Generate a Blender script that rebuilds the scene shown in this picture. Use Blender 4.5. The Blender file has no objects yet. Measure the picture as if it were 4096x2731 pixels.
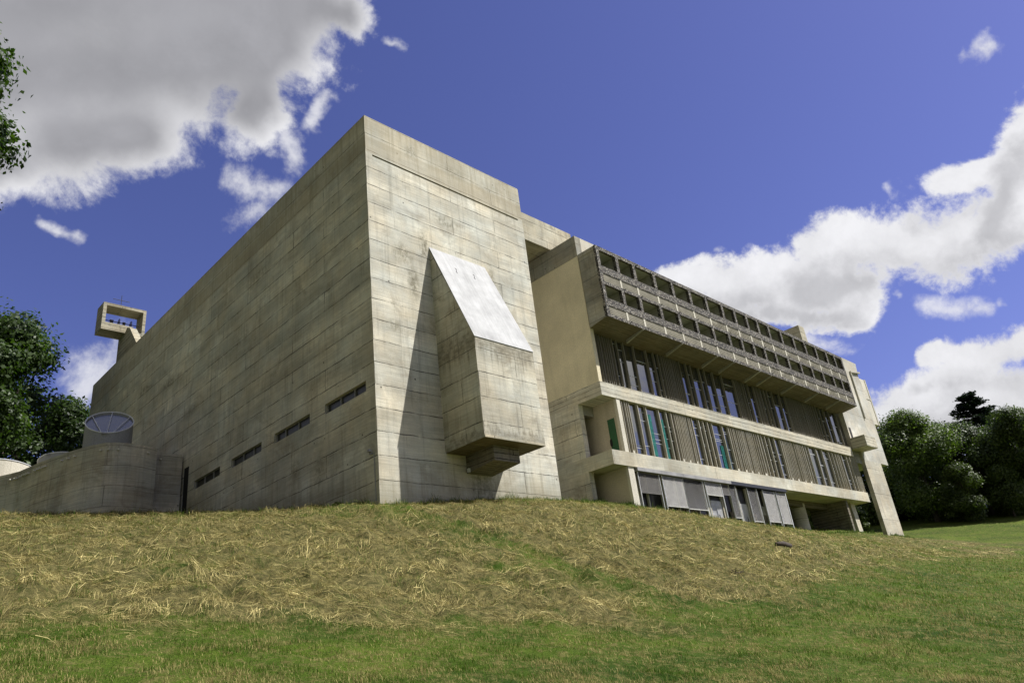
import bpy, math, random
import numpy as np
from mathutils import Vector, Matrix
random.seed(7); rng = np.random.default_rng(11)
SC = bpy.context.scene
COL = SC.collection
R_ = math.radians

# ------------------------------------------------------------------ node helpers
class NT:
    def __init__(s, nt): s.nt = nt
    def n(s, typ, props=None, **ins):
        nd = s.nt.nodes.new(typ)
        for k, v in (props or {}).items(): setattr(nd, k, v)
        for k, v in ins.items():
            key = int(k[1:]) if (k[0] == 'i' and k[1:].isdigit()) else k.replace('_', ' ')
            sock = nd.inputs[key]
            if isinstance(v, bpy.types.NodeSocket): s.nt.links.new(v, sock)
            else: sock.default_value = v
        return nd
    def math(s, op, a, b=None, c=None, clamp=False):
        kw = {'i0': a}
        if b is not None: kw['i1'] = b
        if c is not None: kw['i2'] = c
        nd = s.n('ShaderNodeMath', {'operation': op, 'use_clamp': clamp}, **kw); return nd.outputs[0]
    def vmath(s, op, a, b=None, scale=None):
        kw = {'i0': a}
        if b is not None: kw['i1'] = b
        if scale is not None: kw['i3'] = scale
        nd = s.n('ShaderNodeVectorMath', {'operation': op}, **kw)
        return nd.outputs[1] if op in ('DISTANCE', 'DOT_PRODUCT', 'LENGTH') else nd.outputs[0]
    def mr(s, v, a, b, c, d, smooth=False):
        nd = s.n('ShaderNodeMapRange', {'interpolation_type': 'SMOOTHSTEP' if smooth else 'LINEAR'}, i0=v, i1=a, i2=b, i3=c, i4=d)
        return nd.outputs[0]
    def mix(s, f, a, b, blend='MIX'):
        nd = s.n('ShaderNodeMix', {'data_type': 'RGBA', 'blend_type': blend})
        for k, v in ((0, f), (6, a), (7, b)):
            if isinstance(v, bpy.types.NodeSocket): s.nt.links.new(v, nd.inputs[k])
            else: nd.inputs[k].default_value = v
        return nd.outputs[2]
    def noise(s, vec, scale, detail=4, rough=.55, dist=0.0):
        nd = s.n('ShaderNodeTexNoise', None, Vector=vec, Scale=scale, Detail=detail, Roughness=rough, Distortion=dist)
        return nd
    def map(s, vec, scale=(1, 1, 1), loc=(0, 0, 0)):
        return s.n('ShaderNodeMapping', None, Vector=vec, Scale=scale, Location=loc).outputs[0]
def rgba(c): return (c[0], c[1], c[2], 1)
def newmat(name):
    m = bpy.data.materials.new(name); m.use_nodes = True
    m.node_tree.nodes.clear(); t = NT(m.node_tree)
    out = t.n('ShaderNodeOutputMaterial')
    return m, t, out
def bsdf(t, out, color, rough=.8, bump=None, bstr=.3, bdist=.01, **kw):
    p = t.n('ShaderNodeBsdfPrincipled', None, Base_Color=color, Roughness=rough, **kw)
    if bump is not None:
        b = t.n('ShaderNodeBump', None, Height=bump, Strength=bstr, Distance=bdist)
        t.nt.links.new(b.outputs[0], p.inputs['Normal'])
    t.nt.links.new(p.outputs[0], out.inputs[0]); return p
def plain(name, c, rough=.6, metallic=0.0, var=.12, scale=3.0, bumpscale=None):
    m, t, out = newmat(name)
    tc = t.n('ShaderNodeTexCoord').outputs['Object']
    n = t.noise(tc, scale, 5).outputs[0]
    f = t.mr(n, .3, .7, 1 - var, 1 + var)
    col = t.vmath('SCALE', rgba(c)[:3], scale=f)
    bump = t.noise(tc, bumpscale, 4).outputs[0] if bumpscale else None
    bsdf(t, out, col, rough, bump, .4, .02, Metallic=metallic); return m

def concrete(name, base, pw=2.2, ph=.87, off=(0, 0), lines=1.0, stain=.5, drips=.5, board=1.0, holes=True, topz=None, bands=(), damp=False, spots=()):
    m, t, out = newmat(name)
    uv = t.n('ShaderNodeTexCoord').outputs['UV']
    uv = t.map(uv, (1, 1, 1), (off[0], off[1], 0))
    sep = t.n('ShaderNodeSeparateXYZ', None, Vector=uv)
    wob = t.noise(uv, 1.1, 4, .6).outputs['Color']
    wob = t.vmath('SCALE', t.vmath('SUBTRACT', wob, (.5, .5, .5)), scale=.11)
    uvd = t.vmath('ADD', uv, wob)
    br = t.n('ShaderNodeTexBrick', {'offset': .37, 'offset_frequency': 2}, Vector=uvd, Color1=(.76, .76, .75, 1), Color2=(1.12, 1.12, 1.12, 1), Mortar=(.9, .9, .9, 1), Scale=1.0, Mortar_Size=.022, Mortar_Smooth=.35, Bias=0.0, Brick_Width=pw * 3.1, Row_Height=ph)
    mort = br.outputs['Fac']
    br2 = t.n('ShaderNodeTexBrick', {'offset': .63, 'offset_frequency': 3}, Vector=t.map(uvd, (1, 1, 1), (.7, 0, 0)), Color1=(.80, .80, .79, 1), Color2=(1.14, 1.14, 1.15, 1), Mortar=(.95, .95, .95, 1), Scale=1.0, Mortar_Size=.012, Mortar_Smooth=.3, Bias=0.0, Brick_Width=pw * .83, Row_Height=ph)
    br3 = t.n('ShaderNodeTexBrick', {'offset': .41, 'offset_frequency': 2}, Vector=t.map(uvd, (1, 1, 1), (1.3, .13, 0)), Color1=(.9, .9, .9, 1), Color2=(1.1, 1.1, 1.1, 1), Mortar=(1, 1, 1, 1), Scale=1.0, Mortar_Size=.006, Mortar_Smooth=.3, Bias=0.0, Brick_Width=pw * 2.3, Row_Height=ph * .31)
    patch = t.noise(uv, .8, 5, .6).outputs[0]
    linef = t.math('MULTIPLY', mort, t.mr(t.noise(uv, 1.1, 7, .74).outputs[0], .37, .57, .0, 1.0))
    line2 = t.math('MULTIPLY', br2.outputs['Fac'], t.mr(t.noise(uv, .9, 5, .65).outputs[0], .46, .62, 0, .75))
    boardn = t.noise(t.map(uvd, (.55, 15, 1)), 1.0, 4, .6).outputs[0]
    blotch = t.noise(uv, .33, 8, .66).outputs[0]
    fine = t.noise(uv, 26, 3, .6).outputs[0]
    speck = t.noise(uv, 60, 2, .5).outputs[0]
    drip = t.noise(t.map(uv, (4.2, .22, 1), (3.1, 0, 0)), 1.0, 5, .65).outputs[0]
    f = t.mr(boardn, .3, .7, 1 - .17 * board, 1 + .12 * board)
    f = t.math('MULTIPLY', f, t.mr(blotch, .30, .70, 1 - .32 * stain, 1 + .20 * stain))
    course = t.noise(t.map(uvd, (.16, 1.0 / ph, 1), (0, .5, 0)), 1.0, 2, .4).outputs[0]
    f = t.math('MULTIPLY', f, t.mr(course, .3, .7, .84, 1.13))
    f = t.math('MULTIPLY', f, t.mr(fine, .3, .7, .90, 1.08))
    f = t.math('MULTIPLY', f, t.mr(drip, .52, .70, 1, 1 - .36 * drips))
    pale = t.noise(t.map(uv, (1.2, 1, 1), (5, 11, 0)), .7, 7, .7, .8).outputs[0]
    f = t.math('MULTIPLY', f, t.mr(pale, .54, .68, 1, 1.22))
    f = t.math('MULTIPLY', f, t.math('SUBTRACT', 1, t.math('MULTIPLY', linef, .84 * lines)))
    f = t.math('MULTIPLY', f, t.math('SUBTRACT', 1, t.math('MULTIPLY', line2, .5 * lines)))
    # honeycombed pour joints: broken dark horizontal scratches
    scr = t.noise(t.map(uvd, (1.6, 30, 1), (0, 5, 0)), 1.0, 3, .7).outputs[0]
    scrm = t.math('MULTIPLY', t.mr(scr, .58, .68, 0, 1), t.mr(t.noise(uv, .9, 4, .6, .5).outputs[0], .52, .66, 0, 1))
    f = t.math('MULTIPLY', f, t.math('SUBTRACT', 1, t.math('MULTIPLY', scrm, .5 * lines)))
    if holes:
        vo = t.n('ShaderNodeTexVoronoi', {'feature': 'F1', 'distance': 'EUCLIDEAN'}, Vector=t.map(uv, (1.15, 1.15, 1)), Scale=1.0, Randomness=.42).outputs['Distance']
        hol = t.mr(vo, .034, .062, 1, 0)
        f = t.math('MULTIPLY', f, t.math('SUBTRACT', 1, t.math('MULTIPLY', hol, .75)))
        vo2 = t.n('ShaderNodeTexVoronoi', {'feature': 'F1'}, Vector=t.map(uv, (3.1, 3.1, 1)), Scale=1.0, Randomness=1.0).outputs['Distance']
        f = t.math('MULTIPLY', f, t.mr(vo2, .02, .06, .72, 1))
    col = t.mix(t.mr(patch, .35, .65, .15, .75), (1, 1, 1, 1), br2.outputs['Color'])
    col = t.vmath('MULTIPLY', col, t.mix(.6, (1, 1, 1, 1), br3.outputs['Color']))
    hue = t.noise(t.map(uv, (1, 1, 1), (21, 7, 0)), .5, 5, .6).outputs[0]
    col = t.vmath('MULTIPLY', col, t.mix(t.mr(hue, .35, .65, 0, 1), (1.03, .99, .92, 1), (.95, 1.0, 1.05, 1)))
    col = t.vmath('MULTIPLY', col, base)
    col = t.vmath('SCALE', col, scale=f)
    moss = t.noise(t.map(uv, (1, 1, 1), (9, 4, 0)), .55, 9, .72, .6).outputs[0]
    mf = t.math('MULTIPLY', t.mr(moss, .53, .70, 0, .85 * stain), t.mr(speck, .3, .6, .55, 1))
    col = t.mix(mf, col, rgba((base[0] * .42, base[1] * .38, base[2] * .33)))
    if topz is not None:   # weathered wash below the roof edge
        zz = t.math('ADD', sep.outputs[1], t.mr(drip, .3, .7, -.35, .35))
        tf = t.math('MULTIPLY', t.mr(zz, topz - 2.6, topz - .02, 0, .62), t.mr(drip, .35, .6, .35, 1))
        col = t.mix(tf, col, rgba((base[0] * .56, base[1] * .52, base[2] * .42)))
        b1 = t.mr(t.math('ABSOLUTE', t.math('SUBTRACT', t.math('ADD', sep.outputs[1], t.mr(fine, 0, 1, -.06, .06)), 16.5)), .42, .5, .38, 0)
        col = t.mix(b1, col, rgba((base[0] * .55, base[1] * .49, base[2] * .38)))
    if damp:   # splashed dirt along the foot of the wall
        isl = t.mr(sep.outputs[0], 20, 21, 0, 1)
        gl = t.math('ADD', t.math('MULTIPLY', t.math('MULTIPLY', t.math('SUBTRACT', sep.outputs[0], 40), .178), isl), t.math('MULTIPLY', t.math('MULTIPLY', sep.outputs[0], .075), t.math('SUBTRACT', 1, isl)))
        hh = t.math('SUBTRACT', t.math('SUBTRACT', sep.outputs[1], gl), t.mr(drip, .3, .7, -.3, .5))
        col = t.mix(t.mr(hh, .1, 1.2, .55, 0), col, rgba((base[0] * .42, base[1] * .40, base[2] * .32)))
    if spots:   # separate dark lichen patches and runs
        pn = t.mr(t.noise(t.map(uv, (3.0, 2.0, 1)), 1.7, 8, .78).outputs[0], .40, .58, 0, 1)
        acc = None
        for su, sv, ru, rv, st in spots:
            q = t.vmath('MULTIPLY', t.vmath('SUBTRACT', uvd, (su, sv, 0)), (1 / ru, 1 / rv, 0))
            q = t.mr(t.vmath('LENGTH', q), .35, 1.15, st, 0)
            acc = q if acc is None else t.math('MAXIMUM', acc, q)
        col = t.mix(t.math('MULTIPLY', acc, pn), col, rgba((base[0] * .27, base[1] * .26, base[2] * .21)))
    for zc, hw, st in bands:
        bz = t.math('ABSOLUTE', t.math('SUBTRACT', t.math('ADD', sep.outputs[1], t.math('ADD', t.mr(drip, .3, .7, -.45, .45), t.mr(scr, .3, .7, -.12, .12))), zc + off[1]))
        col = t.mix(t.math('MULTIPLY', t.mr(bz, hw * .35, hw, st, 0), t.mr(t.noise(t.map(uv, (2, 3.5, 1)), 1.6, 6, .75).outputs[0], .38, .6, .25, 1)), col, rgba((base[0] * .30, base[1] * .28, base[2] * .24)))
    h = t.math('ADD', t.math('MULTIPLY', boardn, .55), t.math('MULTIPLY', fine, .35))
    h = t.math('SUBTRACT', h, t.math('MULTIPLY', linef, 1.1))
    bsdf(t, out, col, .92, h, .55, .018, Specular_IOR_Level=.2)
    return m

def stucco(name, base):
    m, t, out = newmat(name)
    uv = t.n('ShaderNodeTexCoord').outputs['UV']
    big = t.noise(uv, .45, 6, .6).outputs[0]; fine = t.noise(uv, 14, 6, .7).outputs[0]
    dr = t.noise(t.map(uv, (1.5, .2, 1)), 1, 4, .6).outputs[0]
    f = t.math('MULTIPLY', t.mr(big, .3, .7, .85, 1.1), t.mr(fine, .3, .7, .8, 1.14))
    f = t.math('MULTIPLY', f, t.mr(dr, .5, .75, 1, .85))
    col = t.vmath('SCALE', base, scale=f)
    bsdf(t, out, col, .95, fine, .8, .03, Specular_IOR_Level=.15); return m

def pebble(name):
    m, t, out = newmat(name)
    tc = t.n('ShaderNodeTexCoord').outputs['Object']
    v = t.n('ShaderNodeTexVoronoi', {'feature': 'F1'}, Vector=tc, Scale=13.0, Randomness=1.0)
    g = t.n('ShaderNodeSeparateColor', None, Color=v.outputs['Color'])
    lum = t.mr(g.outputs[0], 0, 1, 0, 1)
    lum = t.math('POWER', lum, 1.7)
    edge = t.mr(v.outputs['Distance'], .28, .62, 1.0, .12)
    big = t.noise(tc, .8, 5, .6).outputs[0]
    c = t.mix(lum, (.035, .033, .030, 1), (.60, .57, .48, 1))
    c = t.mix(t.math('MULTIPLY', g.outputs[1], .3), c, (.26, .17, .12, 1))
    c = t.vmath('SCALE', c, scale=t.math('MULTIPLY', edge, t.mr(big, .3, .7, .8, 1.15)))
    h = t.math('SUBTRACT', 1, v.outputs['Distance'])
    bsdf(t, out, c, .85, h, .9, .05); return m

def glassmat(name, tint=(.02, .025, .03), rough=.02):
    m, t, out = newmat(name)
    tc = t.n('ShaderNodeTexCoord').outputs['Object']
    n = t.noise(tc, .5, 3).outputs[0]
    p = bsdf(t, out, rgba(tint), rough, n, .06, .1, IOR=2.5)
    p.inputs['Specular IOR Level'].default_value = .7; p.inputs['Specular Tint'].default_value = (1, .97, .80, 1)
    return m

M = {}
CB = (.595, .56, .465)
M['church'] = concrete('church_concrete', CB, 2.5, .95, stain=.8, drips=.7, topz=18.1, damp=True, spots=((3.0, 12.0, .3, .95, .95), (1.75, 11.2, .6, .6, .8), (2.25, 9.9, .35, .95, .85), (1.1, 7.5, .45, .35, .6), (4.5, 13.9, .9, .4, .75), (7.1, 11.6, .3, .9, .6), (2.6, 17.2, .5, .5, .6), (5.3, 17.1, .8, .4, .5), (5.2, 1.0, .9, 1.3, .8), (46.2, 2.9, .5, .5, .6), (44.2, 2.2, .5, .9, .6), (62, 12.5, 1.6, .4, .8), (66, 13.5, 1.4, .35, .8), (58, 9.5, 1.2, .35, .6), (50, 14.5, 1.5, .5, .5)))
M['organ'] = concrete('organ_concrete', (.54, .51, .42), 1.9, 1.05, (.4, .2), stain=1.1, drips=1.0, bands=((6.45, .75, .8), (2.45, .35, .75)))
M['corbel'] = concrete('stained_shaded_concrete', (.24, .215, .17), 3.0, .22, (.4, .2), stain=1.0, drips=1.0)  # dark from stain, plus shade under bay and wing put into the colour
M['chapel'] = concrete('chapel_concrete', (.52, .475, .375), 2.6, 1.05, (.2, .5), stain=1.0, drips=.8, board=1.2, lines=.6)
M['beam'] = concrete('beam_concrete', (.47, .43, .33), 2.0, 1.0, (.1, .3), stain=1.0, drips=.9)
M['bell'] = concrete('bell_box_concrete', (.37, .34, .255), 3, .3, stain=1, drips=.8, holes=False)
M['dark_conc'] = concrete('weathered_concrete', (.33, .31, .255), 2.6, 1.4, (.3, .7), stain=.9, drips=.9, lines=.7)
M['slab'] = concrete('slab_concrete', (.56, .52, .42), 3.1, .27, (.5, .1), stain=.6, drips=.35, lines=.9)
M['slab_low'] = concrete('lower_slab_concrete', (.56, .52, .42), 3.4, 1.9, (.8, .4), stain=.6, drips=.5, lines=.8)
M['soffit'] = concrete('shaded_soffit_concrete', (.17, .145, .095), 2.1, .18, stain=.8, drips=.2, lines=.6, holes=False)  # undersides coloured darker to hold back ground bounce: painted shade
M['fin'] = concrete('mullion_concrete', (.44, .41, .345), 5, 5, stain=.5, drips=.4, lines=.2, holes=False)
M['perf'] = plain('buff_perforated_concrete', (.29, .265, .205), .9, 0, .2, 2)
M['end'] = concrete('end_wall_concrete', (.53, .50, .43), 4.0, 3.1, (1.2, .45), stain=.55, drips=.35, lines=.6, board=.5, holes=False)
M['leg'] = concrete('leg_concrete', (.52, .48, .39), 9.0, 2.3, (1.2, .2), stain=.7, drips=.5, lines=.9, holes=False)
M['stucco'] = stucco('stucco_plaster', (.74, .66, .47))
M['white_plaster'] = stucco('white_plaster', (.50, .50, .50))
def whitesheet(name):
    m, t, out = newmat(name)
    uv = t.n('ShaderNodeTexCoord').outputs['Object']
    a = t.noise(uv, 1.1, 7, .68).outputs[0]; b = t.noise(t.map(uv, (6, .5, .5)), 1, 5, .65).outputs[0]; c = t.noise(uv, 22, 4, .6).outputs[0]
    f = t.math('MULTIPLY', t.mr(a, .32, .68, .74, 1.08), t.math('MULTIPLY', t.mr(b, .4, .7, 1.04, .82), t.mr(c, .3, .7, .95, 1.04)))
    bsdf(t, out, t.vmath('SCALE', (.45, .45, .445), scale=f), .8, c, .5, .02); return m
M['white_sheet'] = whitesheet('white_roof_sheet')
M['pale_plaster'] = stucco('pale_plaster', (.66, .62, .52))
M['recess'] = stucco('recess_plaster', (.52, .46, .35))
M['pebble'] = pebble('pebble_dash')
M['loggia'] = concrete('loggia_concrete', (.55, .53, .46), 3, 3, stain=.6, drips=.6, lines=.3, holes=False)
M['fin_shaded'] = concrete('shaded_mullion', (.24, .22, .185), 5, 5, stain=.6, drips=.5, lines=.2, holes=False)  # darker copy of the mullion concrete, with the overhang's shade in its colour
M['glass'] = glassmat('window_glass')
M['strip_glass'] = glassmat('church_strip_glass', (.02, .022, .02), .3)
M['strip_glass'].node_tree.nodes['Principled BSDF'].inputs['IOR'].default_value = 1.5
M['cannon'] = stucco('grey_render', (.30, .30, .29))
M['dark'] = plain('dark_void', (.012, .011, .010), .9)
M['dark_glass'] = glassmat('ground_floor_glass', (.008, .008, .008), .35)
M['dark_glass'].node_tree.nodes['Principled BSDF'].inputs['Specular IOR Level'].default_value = .25
M['dark_glass'].node_tree.nodes['Principled BSDF'].inputs['IOR'].default_value = 1.45
M['white_metal'] = plain('white_metal', (.62, .63, .64), .4)
M['zinc'] = plain('zinc_sheet', (.30, .295, .29), .6, .2, .25, 1.2, 4)
M['dark_zinc'] = plain('dark_zinc_sheet', (.035, .037, .043), .5, .3)
M['galv'] = plain('dented_galvanised', (.40, .40, .395), .5, .4, .2, 1.6, 2.2)
M['blind_light'] = plain('pale_blind', (.58, .565, .53), .5)
M['blind_dark'] = plain('grey_blind', (.15, .14, .125), .5)
M['green'] = plain('green_paint', (.010, .085, .024), .5)
M['teal'] = plain('teal_curtain', (.03, .22, .20), .9, 0, .4, 6)
M['white_cloth'] = plain('white_curtain', (.5, .5, .48), .9)
M['iron'] = plain('dark_iron', (.02, .02, .022), .6)
M['bronze'] = plain('dark_bronze', (.03, .028, .022), .5, .5)
M['cannon_glass'] = glassmat('skylight_glass', (.09, .10, .13), .25)
M['terra'] = plain('brown_wood', (.055, .04, .03), .9, 0, .5, 8)
M['panel_brown'] = plain('weathered_slats', (.145, .125, .10), .9, 0, .3, 5)

def leafmat(name, dark, light, trans=.35):
    m, t, out = newmat(name)
    at = t.n('ShaderNodeAttribute', {'attribute_name': 'col'})
    c = t.mix(at.outputs['Fac'], rgba(dark), rgba(light))
    d = t.n('ShaderNodeBsdfPrincipled', None, Base_Color=c, Roughness=.5, Specular_IOR_Level=.35)
    tr = t.n('ShaderNodeBsdfTranslucent', None, Color=t.vmath('MULTIPLY', c, (1.2, 1.5, .5)))
    mx = t.n('ShaderNodeMixShader', None, i0=trans, i1=d.outputs[0], i2=tr.outputs[0])
    t.nt.links.new(mx.outputs[0], out.inputs[0]); return m
M['leaf_left'] = leafmat('chestnut_leaf', (.018, .036, .008), (.07, .115, .020))
M['leaf_oak'] = leafmat('oak_leaf', (.028, .048, .011), (.14, .18, .045), .35)
M['leaf_pale'] = leafmat('pale_leaf', (.05, .09, .025), (.15, .20, .06), .3)
M['leaf_mid'] = leafmat('mid_green_leaf', (.038, .066, .012), (.17, .225, .055), .35)
M['leaf_deep'] = leafmat('deep_green_leaf', (.022, .04, .011), (.11, .15, .04), .25)
M['leaf_conifer'] = leafmat('conifer_needles', (.010, .020, .012), (.026, .045, .026), .1)
M['bark'] = plain('bark', (.06, .05, .04), .95, 0, .4, 6, 12)
def bladesmat(name, trans):
    m, t, out = newmat(name)
    at = t.n('ShaderNodeAttribute', {'attribute_name': 'col'})
    d = t.n('ShaderNodeBsdfPrincipled', None, Base_Color=at.outputs['Color'], Roughness=.7, Specular_IOR_Level=.1)
    tr = t.n('ShaderNodeBsdfTranslucent', None, Color=at.outputs['Color'])
    mx = t.n('ShaderNodeMixShader', None, i0=trans, i1=d.outputs[0], i2=tr.outputs[0])
    t.nt.links.new(mx.outputs[0], out.inputs[0]); return m
M['blade'] = bladesmat('grass_blade', .3)
M['straw'] = bladesmat('dry_straw', .15)

# ------------------------------------------------------------------ mesh helpers
class MB:
    def __init__(s): s.v = []; s.f = []
    def quad(s, *p):
        b = len(s.v); s.v += [tuple(q) for q in p]; s.f.append(tuple(range(b, b + len(p)))); return s
    def box(s, x0, x1, y0, y1, z0, z1):
        b = len(s.v)
        s.v += [(x0,y0,z0),(x1,y0,z0),(x1,y1,z0),(x0,y1,z0),(x0,y0,z1),(x1,y0,z1),(x1,y1,z1),(x0,y1,z1)]
        for f in ((0,3,2,1),(4,5,6,7),(0,1,5,4),(1,2,6,5),(2,3,7,6),(3,0,4,7)): s.f.append(tuple(b + i for i in f))
        return s
    def prism(s, poly, axis, a, b_):
        """poly: 2D points; axis 'x': points are (y,z) extruded in x; 'y': (x,z); 'z': (x,y)"""
        P = {'x': lambda p, t: (t, p[0], p[1]), 'y': lambda p, t: (p[0], t, p[1]), 'z': lambda p, t: (p[0], p[1], t)}[axis]
        n = len(poly); b = len(s.v)
        s.v += [P(p, a) for p in poly] + [P(p, b_) for p in poly]
        s.f.append(tuple(b + i for i in range(n))[::-1]); s.f.append(tuple(b + n + i for i in range(n)))
        for i in range(n):
            j = (i + 1) % n; s.f.append((b + i, b + j, b + n + j, b + n + i))
        return s
    def tube(s, pts, rad, seg=8, cap=True):
        pts = [Vector(p) for p in pts]
        if not hasattr(rad, '__len__'): rad = [rad] * len(pts)
        b = len(s.v); u = None
        for i, p in enumerate(pts):
            d = (pts[min(i + 1, len(pts) - 1)] - pts[max(i - 1, 0)]).normalized()
            if u is None: u = d.orthogonal().normalized()
            u = (u - d * u.dot(d)).normalized(); w = d.cross(u)
            for k in range(seg):
                a = 2 * math.pi * k / seg; s.v.append(tuple(p + (u * math.cos(a) + w * math.sin(a)) * rad[i]))
        for i in range(len(pts) - 1):
            for k in range(seg):
                k2 = (k + 1) % seg
                s.f.append((b + i*seg + k, b + i*seg + k2, b + (i+1)*seg + k2, b + (i+1)*seg + k))
        if cap:
            s.f.append(tuple(b + k for k in range(seg))[::-1]); s.f.append(tuple(b + (len(pts)-1)*seg + k for k in range(seg)))
        return s
    def lathe(s, prof, c, seg=20):
        b = len(s.v)
        for r, z in prof:
            for k in range(seg):
                a = 2*math.pi*k/seg; s.v.append((c[0] + r*math.cos(a), c[1] + r*math.sin(a), c[2] + z))
        for i in range(len(prof) - 1):
            for k in range(seg):
                k2 = (k+1) % seg; s.f.append((b+i*seg+k, b+i*seg+k2, b+(i+1)*seg+k2, b+(i+1)*seg+k))
        return s
    def holed(s, P, us, vs, holes, depth):
        """wall face in a (u,v) plane with rectangular recesses. P(u,v,d)->point, d = depth into wall"""
        us = sorted(set(us + [h[0] for h in holes] + [h[1] for h in holes])); vs = sorted(set(vs + [h[2] for h in holes] + [h[3] for h in holes]))
        for i in range(len(us) - 1):
            for j in range(len(vs) - 1):
                mu, mv = (us[i]+us[i+1])/2, (vs[j]+vs[j+1])/2
                if any(h[0] < mu < h[1] and h[2] < mv < h[3] for h in holes): continue
                s.quad(P(us[i],vs[j],0), P(us[i+1],vs[j],0), P(us[i+1],vs[j+1],0), P(us[i],vs[j+1],0))
        for a, b, c, d in holes:
            s.quad(P(a,c,0), P(b,c,0), P(b,c,depth), P(a,c,depth)); s.quad(P(a,d,0), P(b,d,0), P(b,d,depth), P(a,d,depth))
            s.quad(P(a,c,0), P(a,d,0), P(a,d,depth), P(a,c,depth)); s.quad(P(b,c,0), P(b,d,0), P(b,d,depth), P(b,c,depth))
        return s
    def build(s, name, mat, parent=None, smooth=False, origin=None):
        base = Vector((0, 0, 0)); p = parent
        while p is not None: base = base + p.location; p = p.parent
        if parent is None and origin is not None: base = Vector(origin)
        me = bpy.data.meshes.new(name)
        V = np.array(s.v, dtype=np.float64)
        me.from_pydata([tuple(q) for q in (V - np.array(base))], [], s.f)
        uvl = me.uv_layers.new(name='UVMap')
        nl = len(me.loops); li = np.empty(nl, dtype=np.int32); me.loops.foreach_get('vertex_index', li)
        nrm = np.empty(len(me.polygons) * 3); me.polygons.foreach_get('normal', nrm); nrm = np.abs(nrm.reshape(-1, 3))
        tot = np.empty(len(me.polygons), dtype=np.int32); me.polygons.foreach_get('loop_total', tot)
        ax = np.argmax(nrm + np.array([1e-4, 2e-4, 0]), axis=1); ax = np.repeat(ax, tot)
        W = V[li]
        uv = np.where((ax == 0)[:, None], np.stack([W[:, 1] + 40, W[:, 2]], 1), np.where((ax == 1)[:, None], W[:, [0, 2]], W[:, [0, 1]]))
        uvl.data.foreach_set('uv', uv.ravel())
        if smooth: me.polygons.foreach_set('use_smooth', np.ones(len(me.polygons), dtype=bool))
        me.materials.append(mat)
        o = bpy.data.objects.new(name, me); COL.objects.link(o)
        if parent is not None: o.parent = parent
        elif origin is not None: o.location = origin
        return o
def tag(o, label=None, cat=None, group=None, kind=None):
    if label: o['label'] = label
    if cat: o['category'] = cat
    if group: o['group'] = group
    if kind: o['kind'] = kind
    return o
def empty(name, loc, label, cat, group=None):
    o = bpy.data.objects.new(name, None); COL.objects.link(o); o.location = loc; o.empty_display_size = .3
    return tag(o, label, cat, group)
def fast_mesh(name, verts, faces, mat, col=None, parent=None, origin=(0, 0, 0), colkind='FLOAT_COLOR', smooth=False):
    """verts (n,3), faces (m,k) equal-size faces"""
    me = bpy.data.meshes.new(name); n, (m_, k) = len(verts), faces.shape
    me.vertices.add(n); me.vertices.foreach_set('co', (verts - np.array(origin)).astype(np.float32).ravel())
    me.loops.add(m_ * k); me.loops.foreach_set('vertex_index', faces.astype(np.int32).ravel())
    me.polygons.add(m_); me.polygons.foreach_set('loop_start', np.arange(0, m_ * k, k, dtype=np.int32))
    if smooth: me.polygons.foreach_set('use_smooth', np.ones(m_, dtype=bool))
    me.update(calc_edges=True)
    if col is not None:
        if col.ndim == 1:
            a = me.attributes.new('col', 'FLOAT', 'POINT'); a.data.foreach_set('value', col.astype(np.float32))
        else:
            a = me.attributes.new('col', 'FLOAT_COLOR', 'POINT'); c4 = np.ones((n, 4), dtype=np.float32); c4[:, :3] = col; a.data.foreach_set('color', c4.ravel())
    me.materials.append(mat)
    o = bpy.data.objects.new(name, me); COL.objects.link(o)
    if parent is not None: o.parent = parent
    else: o.location = origin
    return o

# ------------------------------------------------------------------ camera
cam = bpy.data.cameras.new('camera'); camo = bpy.data.objects.new('camera', cam); COL.objects.link(camo)
RR = [[0.7169427749, -0.6877012464, -0.1142805900], [0.2049564762, 0.3646142393, -0.9083222442], [0.6663226699, 0.6277925233, 0.4023563686]]
CAM = np.array([-15.46, -22.12, -5.81])
r, d_, f_ = (Vector(q) for q in RR)
mw = Matrix(((r.x, -d_.x, -f_.x, CAM[0]), (r.y, -d_.y, -f_.y, CAM[1]), (r.z, -d_.z, -f_.z, CAM[2]), (0, 0, 0, 1)))
camo.matrix_world = mw
cam.sensor_width = 36; cam.lens = 25.656; cam.clip_start = .1; cam.clip_end = 3000
SC.camera = camo

# ------------------------------------------------------------------ sun and sky
SUNV = Vector((2.36, -2.39, 4.3)).normalized()
sl = bpy.data.lights.new('sun', 'SUN'); sl.energy = 5.0; sl.angle = R_(.53); sl.color = (1.0, .978, .925)
so = bpy.data.objects.new('sun', sl); COL.objects.link(so); so.rotation_euler = SUNV.to_track_quat('Z', 'Y').to_euler(); so.location = (20, -30, 60)
world = bpy.data.worlds.new('World'); SC.world = world; world.use_nodes = True
world.node_tree.nodes.clear(); w = NT(world.node_tree)
wout = w.n('ShaderNodeOutputWorld')
sky = w.n('ShaderNodeTexSky', {'sky_type': 'NISHITA', 'sun_disc': False, 'sun_elevation': math.asin(SUNV.z), 'sun_rotation': math.atan2(SUNV.x, SUNV.y), 'air_density': 1.0, 'dust_density': .6, 'ozone_density': 3.0})
skyc = w.vmath('MULTIPLY', sky.outputs[0], SKY_TINT := (.91, .765, 1.22))
gen = w.n('ShaderNodeTexCoord').outputs['Generated']
dirv = w.vmath('NORMALIZE', gen)
def px_dir(x, y):
    v = Vector(((x - 1176) * 1.7415 / 2919.1, (y - 784) * 1.7415 / 2919.1, 1)).normalized()
    return r * v.x + d_ * v.y + f_ * v.z
warp1 = w.vmath('SCALE', w.vmath('SUBTRACT', w.noise(dirv, 6, 5, .6).outputs['Color'], (.5, .5, .5)), scale=.10)
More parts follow.
